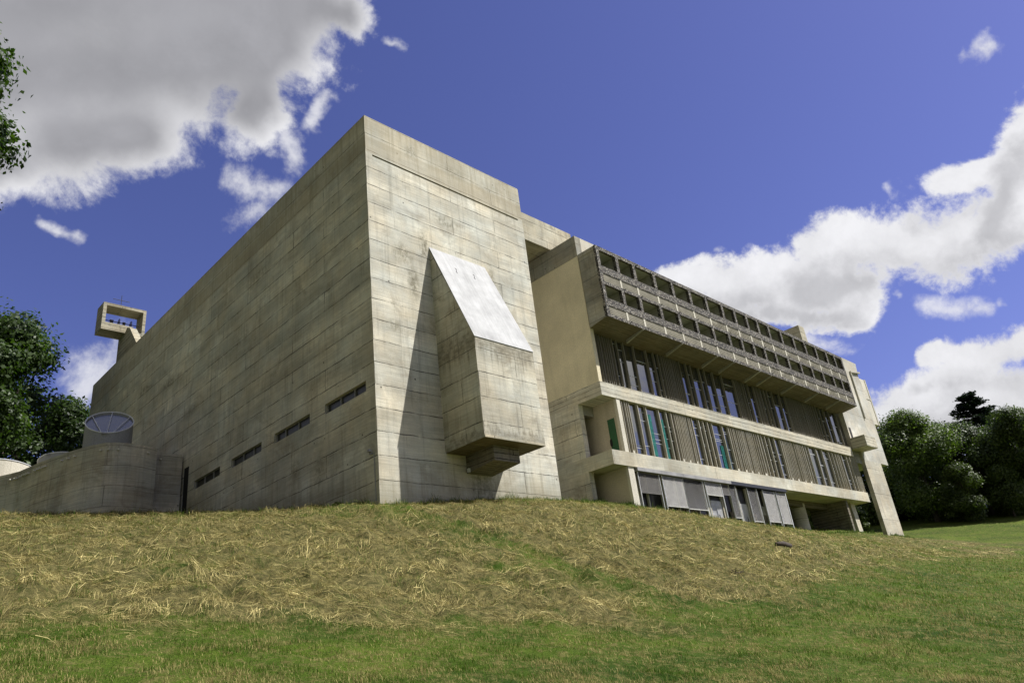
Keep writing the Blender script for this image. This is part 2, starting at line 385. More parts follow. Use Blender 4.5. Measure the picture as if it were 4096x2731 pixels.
def seg(a, b, rad):
    A, B = px_dir(*a), px_dir(*b); mx = ((a[0] + b[0]) / 2, (a[1] + b[1]) / 2)
    q = math.cos(math.atan(math.hypot(mx[0] - 1176, mx[1] - 784) / 1676.)) ** 1.4
    return A, B, rad / 1676. * q
def capsules(lst, vec, k=.35):
    acc = None
    for a, b, rad in lst:
        A, B, rr_ = seg(a, b, rad); D = B - A
        # the accumulated value enters the next capsule so that the shader evaluates them one after another
        pa = w.vmath('SUBTRACT', vec, tuple(A)) if acc is None else w.vmath('SUBTRACT', vec, w.vmath('SCALE', tuple(A), scale=w.math('MULTIPLY_ADD', acc, 1e-7, 1.0)))
        h = w.math('MULTIPLY', w.vmath('DOT_PRODUCT', pa, tuple(D)), 1.0 / max(D.length_squared, 1e-9), clamp=True)
        dd = w.vmath('DISTANCE', pa, w.vmath('SCALE', tuple(D), scale=h))
        val = w.math('MULTIPLY_ADD', dd, -1.0 / rr_, 1.0)
        acc = val if acc is None else w.n('ShaderNodeMath', {'operation': 'SMOOTH_MAX'}, i0=acc, i1=val, i2=k).outputs[0]
    return acc
def fbm(vec):
    a = w.noise(vec, 10, 9, .70, .15).outputs[0]
    v = w.n('ShaderNodeTexVoronoi', {'feature': 'F1', 'normalize': True}, Vector=vec, Scale=19.0, Detail=1.6, Roughness=.5).outputs['Distance']
    return w.math('ADD', w.math('MULTIPLY_ADD', w.math('SUBTRACT', a, .5), 1.7, .5), w.math('MULTIPLY', w.math('SUBTRACT', .42, v), .75))
LEFT = [((-150, 0), (600, -60), 262), ((-60, 190), (420, 130), 205), ((150, 330), (320, 300), 125), ((-20, 390), (40, 370), 85), ((720, 10), (790, 30), 72), ((620, 150), (660, 110), 70), ((560, 250), (600, 220), 95), ((520, 120), (640, 60), 170), ((-150, -300), (500, -350), 300)]
RIGHT = [((1560, 650), (1800, 632), 62), ((1660, 685), (1960, 650), 72), ((1900, 580), (2230, 550), 78), ((2200, 545), (2400, 490), 96), ((2335, 440), (2385, 250), 72), ((2150, 425), (2320, 365), 46), ((1870, 725), (1955, 705), 44), ((1950, 725), (1990, 695), 24), ((1700, 725), (1860, 700), 40),
         ((2250, 835), (2420, 775), 76), ((2130, 838), (2220, 832), 38), ((2040, 955), (2400, 905), 92), ((2040, 1010), (2400, 1000), 90)]
WISP = [((500, 395), (630, 430), 52), ((545, 520), (600, 470), 56), ((640, 300), (665, 360), 46), ((715, 290), (755, 245), 38), ((895, 75), (930, 90), 21), ((110, 514), (190, 528), 24), ((165, 880), (270, 825), 74), ((1845, 772), (1915, 785), 48), ((2150, 695), (2245, 700), 48), ((2285, 682), (2300, 682), 24), ((2185, 150), (2275, 90), 32), ((2040, 435), (2060, 455), 24), ((1660, 570), (1700, 575), 24), ((1740, 555), (1760, 580), 22), ((2070, 665), (2072, 668), 20), ((2170, 405), (2200, 395), 30)]
dwp = w.vmath('ADD', dirv, warp1)
fb = fbm(dirv); nz = w.math('SUBTRACT', fb, .5)
mid = w.noise(dirv, 6, 5, .55, .2).outputs[0]
vL = capsules(LEFT, dwp, .5); vR = capsules(RIGHT, dwp, .35); vW = capsules(WISP, dwp, .2)
dL = w.math('MULTIPLY_ADD', nz, 1.15, vL); dR = w.math('MULTIPLY_ADD', nz, 1.5, w.math('SUBTRACT', vR, .04)); dW = w.math('MULTIPLY_ADD', nz, 1.7, w.math('SUBTRACT', vW, .22))
ah = w.math('MAXIMUM', w.mr(dL, -.02, .52, 0, 1, True), w.mr(dR, -.02, .50, 0, 1, True))
aw = w.mr(dW, .10, 1.1, 0, .78, True)
# light comes from above and the right: thick cloud on that side shades the base
sunpx = (px_dir(1700, 500) - px_dir(1650, 620)); sunpx = sunpx / sunpx.length * .040
p2 = w.vmath('ADD', dirv, tuple(sunpx))
vR2 = capsules(RIGHT, w.vmath('ADD', p2, warp1), .35)
dR2 = w.math('MULTIPLY_ADD', w.math('SUBTRACT', fbm(p2), .5), .8, vR2)
gR = w.math('MULTIPLY', w.mr(dR2, .10, 1.0, 0, .55, True), w.mr(dR, .15, .8, 0, 1, True))
gL = w.mr(w.math('MULTIPLY_ADD', nz, .30, capsules(LEFT, w.vmath('ADD', dirv, w.vmath('SCALE', warp1, scale=.6)), 1.1)), .20, .92, 0, .95, True)
# other cumulus round the rest of the sky (behind the viewer, seen in the glass)
side = w.vmath('DOT_PRODUCT', dirv, tuple(f_))
gn = w.noise(w.vmath('MULTIPLY', dirv, (1, 1, 1.5)), 2.6, 7, .6).outputs[0]
gn2 = w.math('ADD', gn, w.mr(w.vmath('DOT_PRODUCT', dirv, (.55, -.8, .2)), .3, .9, 0, .10))
ag = w.math('MULTIPLY', w.mr(gn2, .54, .64, 0, .8, True), w.mr(side, .62, .45, 0, 1))
lefts = w.vmath('DOT_PRODUCT', dirv, (-.93, .05, .37))  # unseen grey overcast on the left, added to neutralise the shade fill
overcast_fill = w.math('MULTIPLY', w.math('MULTIPLY', w.mr(lefts, .18, .5, 0, 1, True), w.mr(side, .62, .45, 0, 1)), w.mr(gn, .36, .46, 0, 1, True))
alpha = w.math('MAXIMUM', w.math('MAXIMUM', ah, aw), w.math('MAXIMUM', ag, overcast_fill))
gf = w.math('MAXIMUM', gR, gL)
gf = w.math('MAXIMUM', gf, w.math('MULTIPLY', ag, w.mr(gn, .58, .7, 0, .7)))
white = w.vmath('SCALE', (8.3, 8.3, 8.6), scale=w.mr(fb, .1, .9, .84, 1.10))
grey = w.vmath('SCALE', (3.2, 3.2, 3.45), scale=w.math('MULTIPLY', w.mr(mid, .3, .7, .92, 1.12), w.mr(fb, .1, .9, .9, 1.1)))
cl = w.mix(gf, white, grey)
cl = w.mix(overcast_fill, cl, w.vmath('SCALE', (2.05, 2.05, 2.05), scale=w.mr(mid, .3, .7, .7, 1.3)))
SKYS = .07
skycol = w.mix(alpha, skyc, cl)
bg = w.n('ShaderNodeBackground', None, Color=skycol, Strength=SKYS)
w.nt.links.new(bg.outputs[0], wout.inputs[0])
world.cycles.sampling_method = 'MANUAL'; world.cycles.sample_map_resolution = 512
SC.view_settings.view_transform = 'Standard'; SC.view_settings.look = 'None'; SC.view_settings.exposure = 0.5; SC.view_settings.gamma = 1.0

# ------------------------------------------------------------------ ground
CP = np.array([
 (0,0,0),(0,3.57,.6),(0,6.28,1.05),(0,11,1.92),(0,17.3,3.1),(-1.7,18.6,3.35),(-4.5,17.2,3.05),(-8.2,18.6,2.9),(-7.5,26,3.6),(3,0,.3),(6,0,.6),(8.2,0,.74),(10,0,.72),(13,1.5,1.15),(16.3,3.2,1.8),(17.9,1.4,1.22),(22,1.5,1.05),(26.8,1.5,.82),(32,1.5,.73),(36.1,1.5,.67),(42,2.5,.85),(46.7,1.7,.88),(50,2,.95),(53.8,1.4,.68),(57.7,1.4,.62),
 (20,15,2.7),(40,15,2.8),(57,15,2.9),(10,40,6.5),(-10,45,7.5),(-30,40,4.5),(-25,0,-2.4),(-25,-10,-4.9),(-22,18,2.2),(30,60,9),
 (-12.98,-9.36,-4.51),(-10.84,-9.97,-4.60),(-8.24,-10.72,-4.81),(-5.24,-11.84,-5.19),(-2.47,-12.78,-5.36),(2.44,-13.2,-5.15),(12.64,-11.63,-4.22),(24,-10.6,-3.7),(36,-9.9,-3.5),(45,-9.5,-3.25),
 (-13.68,-13.3,-5.41),(-11.49,-14.05,-5.67),(-8.9,-15.25,-6.0),(-5.82,-16.82,-6.40),(-2.85,-18.97,-6.83),
 (-15.46,-22.12,-7.45),(-22,-30,-8.6),(0,-30,-8.5),(20,-25,-7.2),(40,-25,-6.0),(70,-25,-3.5),(20,-17,-5.6),(40,-16,-4.6),
 (84.7,9.3,4.9),(89.2,4.6,4.75),(90.7,-2.2,4.1),(67.9,-5.7,-.1),(51.2,-8.6,-2.75),(62.3,-3.3,-.4),(69,2.7,1.55),(45.6,-3,-1.25),(95,30,7.5),(75,25,5),(110,-15,5),(110,10,7),(70,-14,-1.6)], dtype=float)
def tps(r2): return np.where(r2 > 1e-9, .5 * r2 * np.log(np.maximum(r2, 1e-9)), 0)
S_ = 50.
P2 = CP[:, :2] / S_
K = tps(((P2[:, None] - P2[None]) ** 2).sum(-1)) + np.eye(len(CP)) * 2e-4
A = np.zeros((len(CP) + 3,) * 2); A[:len(CP), :len(CP)] = K; A[:len(CP), -3] = 1; A[:len(CP), -2:] = P2; A[-3, :len(CP)] = 1; A[-2:, :len(CP)] = P2.T
sol = np.linalg.solve(A, np.concatenate([CP[:, 2], np.zeros(3)]))
_ph = rng.uniform(0, 6.28, 60); _an = rng.uniform(0, 6.28, 60)
def snoise(x, y, wl, k0=0, n=7):
    o = 0
    for i in range(n):
        a = _an[(k0 + i) % 60]; k = 6.283 / (wl * (.65 + .12 * i))
        o = o + np.sin((x * np.cos(a) + y * np.sin(a)) * k + _ph[(k0 + i * 3) % 60] + 1.3 * np.sin((x * np.cos(a + 1.9) + y * np.sin(a + 1.9)) * k * .6 + _ph[(k0 + i) % 60]))
    return o / math.sqrt(n)
def base_h(x, y):
    xc = np.clip(x, -45, 125); yc = np.clip(y, -45, 75)
    p = np.stack([xc, yc], -1) / S_
    o = np.empty(len(p))
    for i in range(0, len(p), 40000):
        q = p[i:i+40000]; r2 = ((q[:, None] - P2[None]) ** 2).sum(-1)
        o[i:i+40000] = tps(r2) @ sol[:len(CP)] + sol[-3] + q @ sol[-2:]
    return o
TX = np.array([-30, -13, -10.8, -8.2, -5.2, -2.5, 2.4, 12.6, 24, 36, 50, 62, 80]); TY = np.array([-9.1, -10.0, -10.5, -11.1, -12.1, -13.0, -13.3, -11.8, -10.4, -9.6, -8.6, -7.2, -2])
def toe(x, y): return y - np.interp(x, TX, TY)
def sm(x, a, b): t = np.clip((x - a) / (b - a), 0, 1); return t * t * (3 - 2 * t)
def haymask(x, y):
    t = toe(x, y) + .55 * snoise(x, y, 3.5, 3) + .35 * snoise(x, y, 1.2, 9)
    m_ = sm(t, -.5, 1.3)
    patch = snoise(x, y, 5.5, 21) + .6 * snoise(x, y, 1.6, 30)
    m_ = m_ * (1 - .75 * sm(x, 8, 30) * sm(patch, -.5, 1.0))
    nearw = np.where(x < 0, np.maximum(1.6 + x * .9, y - 15.6), np.where(x < 14, y + 1.3, y + .2))
    m_ = m_ * (1 - .8 * sm(nearw + .4 * snoise(x, y, 2.0, 5), -.3, 1.3))
    endx = np.interp(y, [-10, -4, 2], [66, 60, 61])
    m_ = m_ * (1 - sm(x, endx - 3, endx + 2))
    return m_ * sm(patch, -2.6, -1.2)
def relief(x, y):
    d = np.hypot(x - CAM[0], y - CAM[1]); hm = sm(toe(x, y), -.5, 1.5) * (1 - sm(np.where(x < 0, y - 15, y), -2.5, -.3))
    wall = 1 - sm(y, -3, -.5)
    return (.028 * snoise(x, y, 1.1, 2) + .012 * snoise(x, y, .45, 14)) * np.where(y > 1, .4, 1) + hm * (.09 * np.abs(snoise(x, y, 2.1, 33)) + .065 * snoise(x, y, .9, 40) + .04 * snoise(x, y, .4, 47)) * sm(60 - d, 0, 25)
def height(x, y): return base_h(x, y) + relief(x, y)
def axis(pieces):
    o = []
    for a, b, s_ in pieces: o += list(np.arange(a, b, s_))
    return np.array(o)
gx = np.concatenate([-np.geomspace(900, 45, 14), axis([(-44, -22, 1.5), (-22, 30, .22), (30, 64, .45), (64, 126, 1.5)]), np.geomspace(127, 1500, 14)])
gy = np.concatenate([-np.geomspace(900, 46, 14), axis([(-45, -24, 1.5), (-24, 3, .2), (3, 30, .8), (30, 76, 2.0)]), np.geomspace(77, 1500, 14)])
GX, GY = np.meshgrid(gx, gy); gxf, gyf = GX.ravel(), GY.ravel()
gz = height(gxf, gyf)
nx, ny = len(gx), len(gy)
ii = (np.arange(ny - 1)[:, None] * nx + np.arange(nx - 1)[None]).ravel()
gfaces = np.stack([ii, ii + 1, ii + nx + 1, ii + nx], 1)
def groundmat():
    m, t, out = newmat('meadow_ground')
    at = t.n('ShaderNodeAttribute', {'attribute_name': 'col'}).outputs['Fac']
    tc = t.n('ShaderNodeTexCoord').outputs['Object']
    n1 = t.noise(tc, .35, 6, .62).outputs[0]; n2 = t.noise(tc, 5, 6, .7).outputs[0]; n3 = t.noise(tc, 38, 4, .7).outputs[0]
    st = t.noise(t.map(tc, (1.3, 7, 3)), 2.4, 5, .7, 1.2).outputs[0]
    g = t.mix(t.mr(n1, .35, .68, 0, 1), (.028, .058, .006, 1), (.088, .130, .014, 1))
    g = t.mix(t.mr(n2, .48, .66, 0, .75), g, (.17, .145, .05, 1))
    g = t.vmath('SCALE', g, scale=t.mr(n3, .3, .7, .55, 1.4))
    h = t.mix(t.mr(n2, .36, .62, 0, 1), (.048, .044, .016, 1), (.185, .16, .060, 1))
    h = t.vmath('SCALE', h, scale=t.math('MULTIPLY', t.mr(st, .3, .7, .6, 1.35), t.mr(n3, .3, .7, .65, 1.3)))
    h = t.mix(t.mr(n1, .5, .7, 0, .5), h, (.09, .09, .03, 1))
    fac = t.math('ADD', at, t.mr(n2, .3, .7, -.3, .3), clamp=True)
    c = t.mix(fac, g, h)
    bsdf(t, out, c, .95, t.math('ADD', n2, t.math('MULTIPLY', n3, .5)), .9, .08, Specular_IOR_Level=.1); return m
ground = fast_mesh('ground', np.stack([gxf, gyf, gz], 1), gfaces, groundmat(), haymask(gxf, gyf), smooth=True)
tag(ground, 'grassy hillside with a mown bank of dry hay below the building', 'ground', kind='structure')

def in_buildings(x, y):
    b = (x > -.05) & (x < 10.05) & (y > -.02) & (y < 39)
    b |= (x > 16.2) & (x < 36.3) & (y > 1.75)
    b |= (x > 17.5) & (x < 36.3) & (y > 1.3)
    b |= (x > -9) & (x < 0) & (y > 16.8)
    return b
def scatter(n, r0, r1, spread=46):
    az = R_(46.7) + R_(spread) * rng.uniform(-1, 1, n); rr = r0 * (r1 / r0) ** rng.uniform(0, 1, n)
    return CAM[0] + rr * np.sin(az), CAM[1] + rr * np.cos(az), rr
def ribbon(bx, by, bz, dirs, length, width, bend, up, col, tipcol=None):
    """2-segment ribbons: dirs (n,2) horizontal heading, up 0..1 vertical share, bend droop"""
    n = len(bx); side = np.stack([-dirs[:, 1], dirs[:, 0], np.zeros(n)], 1)
    p0 = np.stack([bx, by, bz], 1)
    hv = np.stack([dirs[:, 0], dirs[:, 1], np.zeros(n)], 1)
    c_, s_ = np.cos(up), np.sin(up)
    p1 = p0 + (hv * c_[:, None] + np.array([0, 0, 1]) * s_[:, None]) * (length * .55)[:, None]
    up2 = up - bend
    p2 = p1 + (hv * np.cos(up2)[:, None] + np.array([0, 0, 1]) * np.sin(up2)[:, None]) * (length * .45)[:, None]
    return p0, p1, p2, side * (width / 2)[:, None]
def ribbons_to_mesh(name, mat, p0, p1, p2, sd, col):
    n = len(p0)
    V = np.stack([p0 - sd, p0 + sd, p1 - sd * .8, p1 + sd * .8, p2 - sd * .15, p2 + sd * .15], 1).reshape(-1, 3)
    b = np.arange(n)[:, None] * 6
    F = np.concatenate([b + np.array([[0, 1, 3, 2]]), b + np.array([[2, 3, 5, 4]])], 0)
    return fast_mesh(name, V, F, mat, np.repeat(col, 6, axis=0))
# standing green and half-dry blades
NB = 720000
x, y, rr = scatter(NB, 6.2, 70)
hm = haymask(x, y); tuft = sm(snoise(x, y, 1.5, 6) + .7 * snoise(x, y, .5, 19), 1.0, 1.7)
keep = ~in_buildings(x, y) & (rng.uniform(0, 1, NB) > hm * (.88 - .5 * tuft))
dens = .3 + .7 * sm(snoise(x, y, 2.3, 12) + .5 * snoise(x, y, .8, 17), -1, 1)
keep &= rng.uniform(0, 1, NB) < dens
x, y, rr, hm = x[keep], y[keep], rr[keep], hm[keep]; n = len(x)
z = height(x, y)
a = rng.uniform(0, 6.283, n); dirs = np.stack([np.cos(a), np.sin(a)], 1)
crest = sm(y, -2.0, -.2)
L_ = (.035 + .075 * rng.beta(2, 3, n)) * (1 + .25 * snoise(x, y, 1.7, 25)) * (1 + .9 * crest * rng.beta(1, 3, n)); L_ = L_ * (1 + hm * .8); L_ = np.clip(L_, .03, .35) * np.clip(rr / 14, 1, 1.5)
Wd = .0045 * np.clip(rr / 9, .8, 6) ** .9
dry = rng.uniform(0, 1, n) < np.clip(.46 - .08 * sm(x, 0, 14) + .36 * snoise(x, y, 2.6, 28) + .2 * snoise(x, y, .9, 50), .06, .85)
green = np.array([.042, .092, .006]) + rng.uniform(0, 1, n)[:, None] * np.array([.08, .115, .012]) * (.58 + .85 * sm(x, -6, 14))[:, None]
straw = np.array([.20, .17, .06]) + rng.uniform(0, 1, n)[:, None] * np.array([.30, .25, .11])
# taller weeds along the foot of the walls
nw = 9000
segs = [((0, 0), (0, 17.8)), ((0, 0), (10, 0)), ((10, .2), (16.3, 3.1)), ((16.3, 3.1), (18.2, 1.3)), ((18.2, 1.35), (36.2, 1.35)), ((-8, 17.2), (-4, 17.1)), ((-4, 17.1), (0, 17.9)), ((53.5, 1.2), (58, 1.2)), ((36.4, 2.2), (50, 1.4))]
pk = rng.integers(0, len(segs), nw); q = rng.uniform(0, 1, nw); A_ = np.array([a for a, b in segs])[pk]; B_ = np.array([b for a, b in segs])[pk]
wx = A_[:, 0] + (B_[:, 0] - A_[:, 0]) * q; wy = A_[:, 1] + (B_[:, 1] - A_[:, 1]) * q
off = np.abs(rng.normal(0, .25, nw)) + .04; nn = np.stack([B_[:, 1] - A_[:, 1], -(B_[:, 0] - A_[:, 0])], 1); nn /= np.linalg.norm(nn, axis=1)[:, None]
flip = (nn[:, 0] * (CAM[0] - wx) + nn[:, 1] * (CAM[1] - wy)) < 0; nn[flip] *= -1
wx = wx + nn[:, 0] * off; wy = wy + nn[:, 1] * off
wl = (.10 + .30 * rng.beta(1.3, 3, nw)) * np.clip(.8 + .6 * snoise(wx, wy, 1.3, 10), .3, 2)
wr = np.hypot(wx - CAM[0], wy - CAM[1])
x = np.concatenate([x, wx]); y = np.concatenate([y, wy]); z = np.concatenate([z, height(wx, wy)]); L_ = np.concatenate([L_, wl]); Wd = np.concatenate([Wd, .0055 * np.clip(wr / 9, .8, 6) ** .9])
a = rng.uniform(0, 6.283, nw); dirs = np.concatenate([dirs, np.stack([np.cos(a), np.sin(a)], 1)])
col = np.where(dry[:, None], straw, green)
col = np.concatenate([col, np.array([.045, .095, .012]) + rng.uniform(0, 1, nw)[:, None] * np.array([.07, .08, .02])]); n = len(x)
b0 = ribbon(x, y, z - .01, dirs, L_, Wd, rng.uniform(.1, 1.1, n), rng.uniform(.7, 1.5, n), col)
tag(ribbons_to_mesh('lawn_grass', M['blade'], *b0, col), 'short green and half dry grass in front of the hay bank', 'grass', kind='stuff')
# mown hay: long straws lying in swirls
NS = 640000
x, y, rr = scatter(NS, 9, 75)
hm = haymask(x, y); swath = sm(snoise(x, y * 1.5, 2.4, 33) + .8 * snoise(x, y * 1.4, .9, 40) + .5 * snoise(x, y, .4, 22), -1.1, 1.2)
keep = ~in_buildings(x, y) & (rng.uniform(0, 1, NS) < hm * (.10 + .90 * swath ** 1.5))
x, y, rr = x[keep], y[keep], rr[keep]; n = len(x)
fl = snoise(x, y, 4.5, 8) * 1.0 + snoise(x, y, 1.4, 44) * .55 - .25
chaff = rng.uniform(0, 1, n) < .55
a = fl + rng.normal(0, .30, n) * np.where(chaff, 3.2, 1) + math.pi * (rng.uniform(0, 1, n) < .5)
dirs = np.stack([np.cos(a), np.sin(a)], 1)
L_ = np.where(chaff, rng.uniform(.04, .16, n), rng.uniform(.14, .48, n)) * np.clip(rr / 16, .9, 1.6)
swt = sm(snoise(x, y * 1.5, 2.4, 33) + .8 * snoise(x, y * 1.4, .9, 40), -.6, 1.4); lift = rng.beta(1.1, 2.6, n) * (.04 + .14 * swt)
z = height(x, y) + lift + .004
x1 = x + dirs[:, 0] * L_ * .5; y1 = y + dirs[:, 1] * L_ * .5
a2 = a + rng.normal(0, .3, n); x2 = x1 + np.cos(a2) * L_ * .5; y2 = y1 + np.sin(a2) * L_ * .5
p0 = np.stack([x, y, z], 1); p1 = np.stack([x1, y1, height(x1, y1) + .012 + lift * rng.uniform(.6, 1.5, n)], 1)
p2 = np.stack([x2, y2, height(x2, y2) + .006 + lift * rng.uniform(0, 1.6, n)], 1)
sd = np.stack([-dirs[:, 1], dirs[:, 0], rng.normal(0, .6, n)], 1) * (.0017 * np.clip(rr / 11, .8, 6) ** .95)[:, None]
tone = (rng.uniform(0, 1, n) ** 1.5)[:, None] * (.6 + .4 * sm(snoise(x, y, 1.3, 52), -1.2, 1)[:, None]) * np.where(chaff, .74, 1)[:, None] * np.clip(1.12 - .055 * np.maximum(toe(x, y) - 5, 0), .55, 1.1)[:, None] * np.clip(.66 + .58 * swt, .55, 1.25)[:, None]
col = np.array([.15, .125, .038]) * (1 - tone) + np.array([.90, .76, .33]) * tone
gm = rng.uniform(0, 1, n) < np.clip(.16 + .2 * snoise(x, y, 3.1, 55), .04, .6)
col[gm] = np.array([.10, .13, .025])
tag(ribbons_to_mesh('cut_hay', M['straw'], p0, p1, p2, sd, col), 'pale cut hay lying in swirls over the bank', 'hay', kind='stuff')

# ------------------------------------------------------------------ church
CHX, CHY, CHZ = 10.0, 38.3, 18.1
church = empty('concrete_church', (0, 0, 0), 'tall windowless board marked concrete church block with a boxed bay on its front', 'church')
WIN = [(.63, 3.70, 4.66, 5.10), (4.95, 8.13, 4.66, 5.11), (9.38, 12.58, 4.66, 5.12), (13.87, 17.07, 4.66, 5.13)]
SLOT = (17.9, 18.59, 2.6, 6.2); SLIT = (.36, 9.66, 15.90, 16.0)
m = MB()
m.holed(lambda u, v, d: (0 + d, u, v), [0, CHY], [-2.5, CHZ], WIN + [SLOT], .32)
m.holed(lambda u, v, d: (u, 0 + d, v), [0, CHX], [-2.5, CHZ], [SLIT], .3)
m.quad((CHX,0,-2.5),(CHX,CHY,-2.5),(CHX,CHY,CHZ),(CHX,0,CHZ)); m.quad((0,CHY,-2.5),(CHX,CHY,-2.5),(CHX,CHY,CHZ),(0,CHY,CHZ)); m.quad((0,0,CHZ),(CHX,0,CHZ),(CHX,CHY,CHZ),(0,CHY,CHZ))
m.build('nave_wall', M['church'], church)
MB().box(.02, .31, SLOT[0] + .002, SLOT[1] - .002, SLOT[2] + .002, SLOT[3] - .002).build('slot_shade_fill', M['dark'], church)  # near-black box filling the slot, painted in place of its shaded reveal
MB().box(SLIT[0], SLIT[1], .28, .34, SLIT[2], SLIT[3]).build('slit_opening', M['dark'], church)
for k, (a, b, c, d) in enumerate(WIN):
    wn = MB().quad((.16, a, c), (.16, b, c), (.16, b, d), (.16, a, d)).build('strip_window', M['strip_glass'], church)
    fr = MB(); fr.box(.10, .15, a, b, c + .002, c + .035); fr.box(.10, .15, a, b, d - .03, d - .002)
    for q in ((0, .30, .64, .98) if k != 1 else (.0, .35, .72, .98)): yy = a + .002 + (b - a) * q; fr.box(.09, .155, yy, yy + .035, c + .037, d - .032)
    fr.build('frame', M['zinc'], wn)
OX0, OX1, OY, OZT, OZM, OZB = 3.29, 6.71, -2.39, 12.0, 6.58, 2.31
org = MB().prism([(0.05, OZT), (OY, OZM), (OY, OZB), (-.002, OZB), (.05, OZB)], 'x', OX0, OX1).build('organ_bay', M['organ'], church)
t_ = MB(); dy, dz = -2.39, -5.42; ln = math.hypot(dy, dz); nyv, nzv = dz / ln * .03, -dy / ln * .03
t_.prism([(-.002, OZT + .01), (OY, OZM), (OY + nyv, OZM + nzv), (-.002, OZT + .07)], 'x', OX0 - .015, OX1 + .015)
t_.build('white_roof_slope', M['white_sheet'], org)
for hx in (4.35, 5.45):
    yy = -.42; zz = 12 - .42 * 5.42 / 2.39 + .07
    MB().tube([(hx, yy, zz - .02), (hx + .05, yy - .05, zz - .09), (hx + .03, yy - .09, zz - .19), (hx - .03, yy - .13, zz - .28), (hx - .01, yy - .17, zz - .37)], .014, 6).build('lifting_hook', M['iron'], org)
MB().prism([(-.003, 1.55), (-1.71, 1.68), (-1.71, OZB - .003), (-.003, OZB - .003)], 'x', 4.35, 5.79).build('bay_corbel', M['corbel'], org)
MB().box(OX0 + .03, OX1 - .03, OY + .03, -.01, OZB - .012, OZB - .002).build('bay_soffit_shade', M['soffit'], org)  # thin dark sheet that paints shade onto the bay's underside
tr = MB(); tr.box(OX0 + .02, OX1 - .02, OY - .02, OY - .003, OZB + .0, OZB + .1); tr.build('bay_lip', M['beam'], org)
# small floodlight with its conduit near the front corner
fl = MB().box(-.12, -.02, .32, .40, 2.0, 2.07); fl.prism([(.26, 2.08), (.42, 2.08), (.42, 2.17), (.31, 2.19)], 'x', -.2, -.1)
flo = fl.build('floodlight', M['zinc'], church)
MB().tube([(-.03, .22, 2.05), (-.03, .19, -.4)], .016, 6).build('conduit', M['zinc'], flo)
MB().box(4.33 - .07, 4.349, -.24, -.12, 1.56, 1.72).build('wall_lamp', M['white_metal'], church)

# link at roof level between church and wing
link = MB(); link.box(10.02, 18.8, 3.55, 3.95, 18.2, 20.2); link.box(10.02, 18.8, 3.95, 12, 18.28, 18.55); link.box(10.02, 18.8, 12, 12.3, 18.2, 20.2); link.box(10.02, 18.8, 6.5, 6.9, 18.05, 18.278)
tag(link.build('roof_link_beam', M['beam'], None, origin=(14, 3.55, 18.2)), 'raised concrete roof link bridging the gap between church and wing', 'roof link')

# ------------------------------------------------------------------ bell tower
bt = empty('bell_tower', (.3, 33, 17.9), 'small open concrete bell box on the church roof', 'bell tower')
x0, x1, y0, y1, z0, z1 = -1.33, 1.76, 33.0, 34.45, 20.6, 22.85
m = MB(); m.box(x0, x0 + .24, y0, y1, z0, z1); m.box(x1 - .22, x1, y0, y1, z0, z1); m.box(x0 + .24, x1 - .22, y0 + .003, y1 - .003, z1 - .22, z1); m.box(x0 + .24, x1 - .22, y0 + .01, y1 - .003, z0, z0 + .2)
m.build('bell_box', M['bell'], bt)
MB().prism([(x0 + .242, z0 + .002), (.36, z0 + .002), (.70, 21.05), (.95, 21.22), (x0 + .242, 21.22)], 'y', y0 + .002, y0 + .2).build('front_parapet', M['bell'], bt)
MB().box(x0 + .242, x1 - .222, y1 - .2, y1 - .004, z0 + .2, 21.2).build('rear_parapet', M['bell'], bt)
MB().prism([(34.4, 17.5), (34.4, 20.598), (33.0, 20.598), (32.6, 20.9), (31.95, 20.6), (29.5, 18.0), (29.5, 17.5)], 'x', .36, .86).build('buttress', M['bell'], bt)
m = MB(); m.tube([(-.02, 33.4, z1), (-.02, 33.4, z1 + 1.05)], .022, 8); m.tube([(-.62, 33.4, z1 + .62), (.58, 33.4, z1 + .62)], .022, 8)
m.build('cross', M['iron'], bt)
MB().tube([(x0 + .25, 33.75, 21.72), (x1 - .23, 33.75, 21.72)], .03, 6).build('bell_axle', M['iron'], bt)
def bell(x, s, lab):
    e = empty('bell', (x, 33.75, 21.72), lab, 'bell', 'bells in the bell box')
    MB().lathe([(.01, -.02), (.09*s, -.03), (.13*s, -.12*s), (.15*s, -.28*s), (.2*s, -.38*s), (.26*s, -.43*s), (.24*s, -.44*s), (.02, -.38*s)], (x, 33.75, 21.72)).build('bell_body', M['bronze'], e, True)
    MB().box(x - .14*s, x + .14*s, 33.69, 33.81, 21.69, 21.82).build('yoke', M['iron'], e)
bell(-.46, .95, 'larger dark bell hanging at the left in the bell box'); bell(.43, .75, 'smaller dark bell hanging between two wheels in the bell box')
for xw in (.06, .92):
    m = MB()
    for k in range(20):
        a, b = 6.2832 * k / 20, 6.2832 * (k + 1) / 20
        m.tube([(xw, 33.75 + .28*math.cos(a), 21.72 + .28*math.sin(a)), (xw, 33.75 + .28*math.cos(b), 21.72 + .28*math.sin(b))], .022, 5)
    for k in range(4):
        a = 6.2832 * k / 8; m.tube([(xw, 33.75 + .28*math.cos(a), 21.72 + .28*math.sin(a)), (xw, 33.75 - .28*math.cos(a), 21.72 - .28*math.sin(a))], .014, 4)
    m.build('bell_wheel', M['iron'], bt)

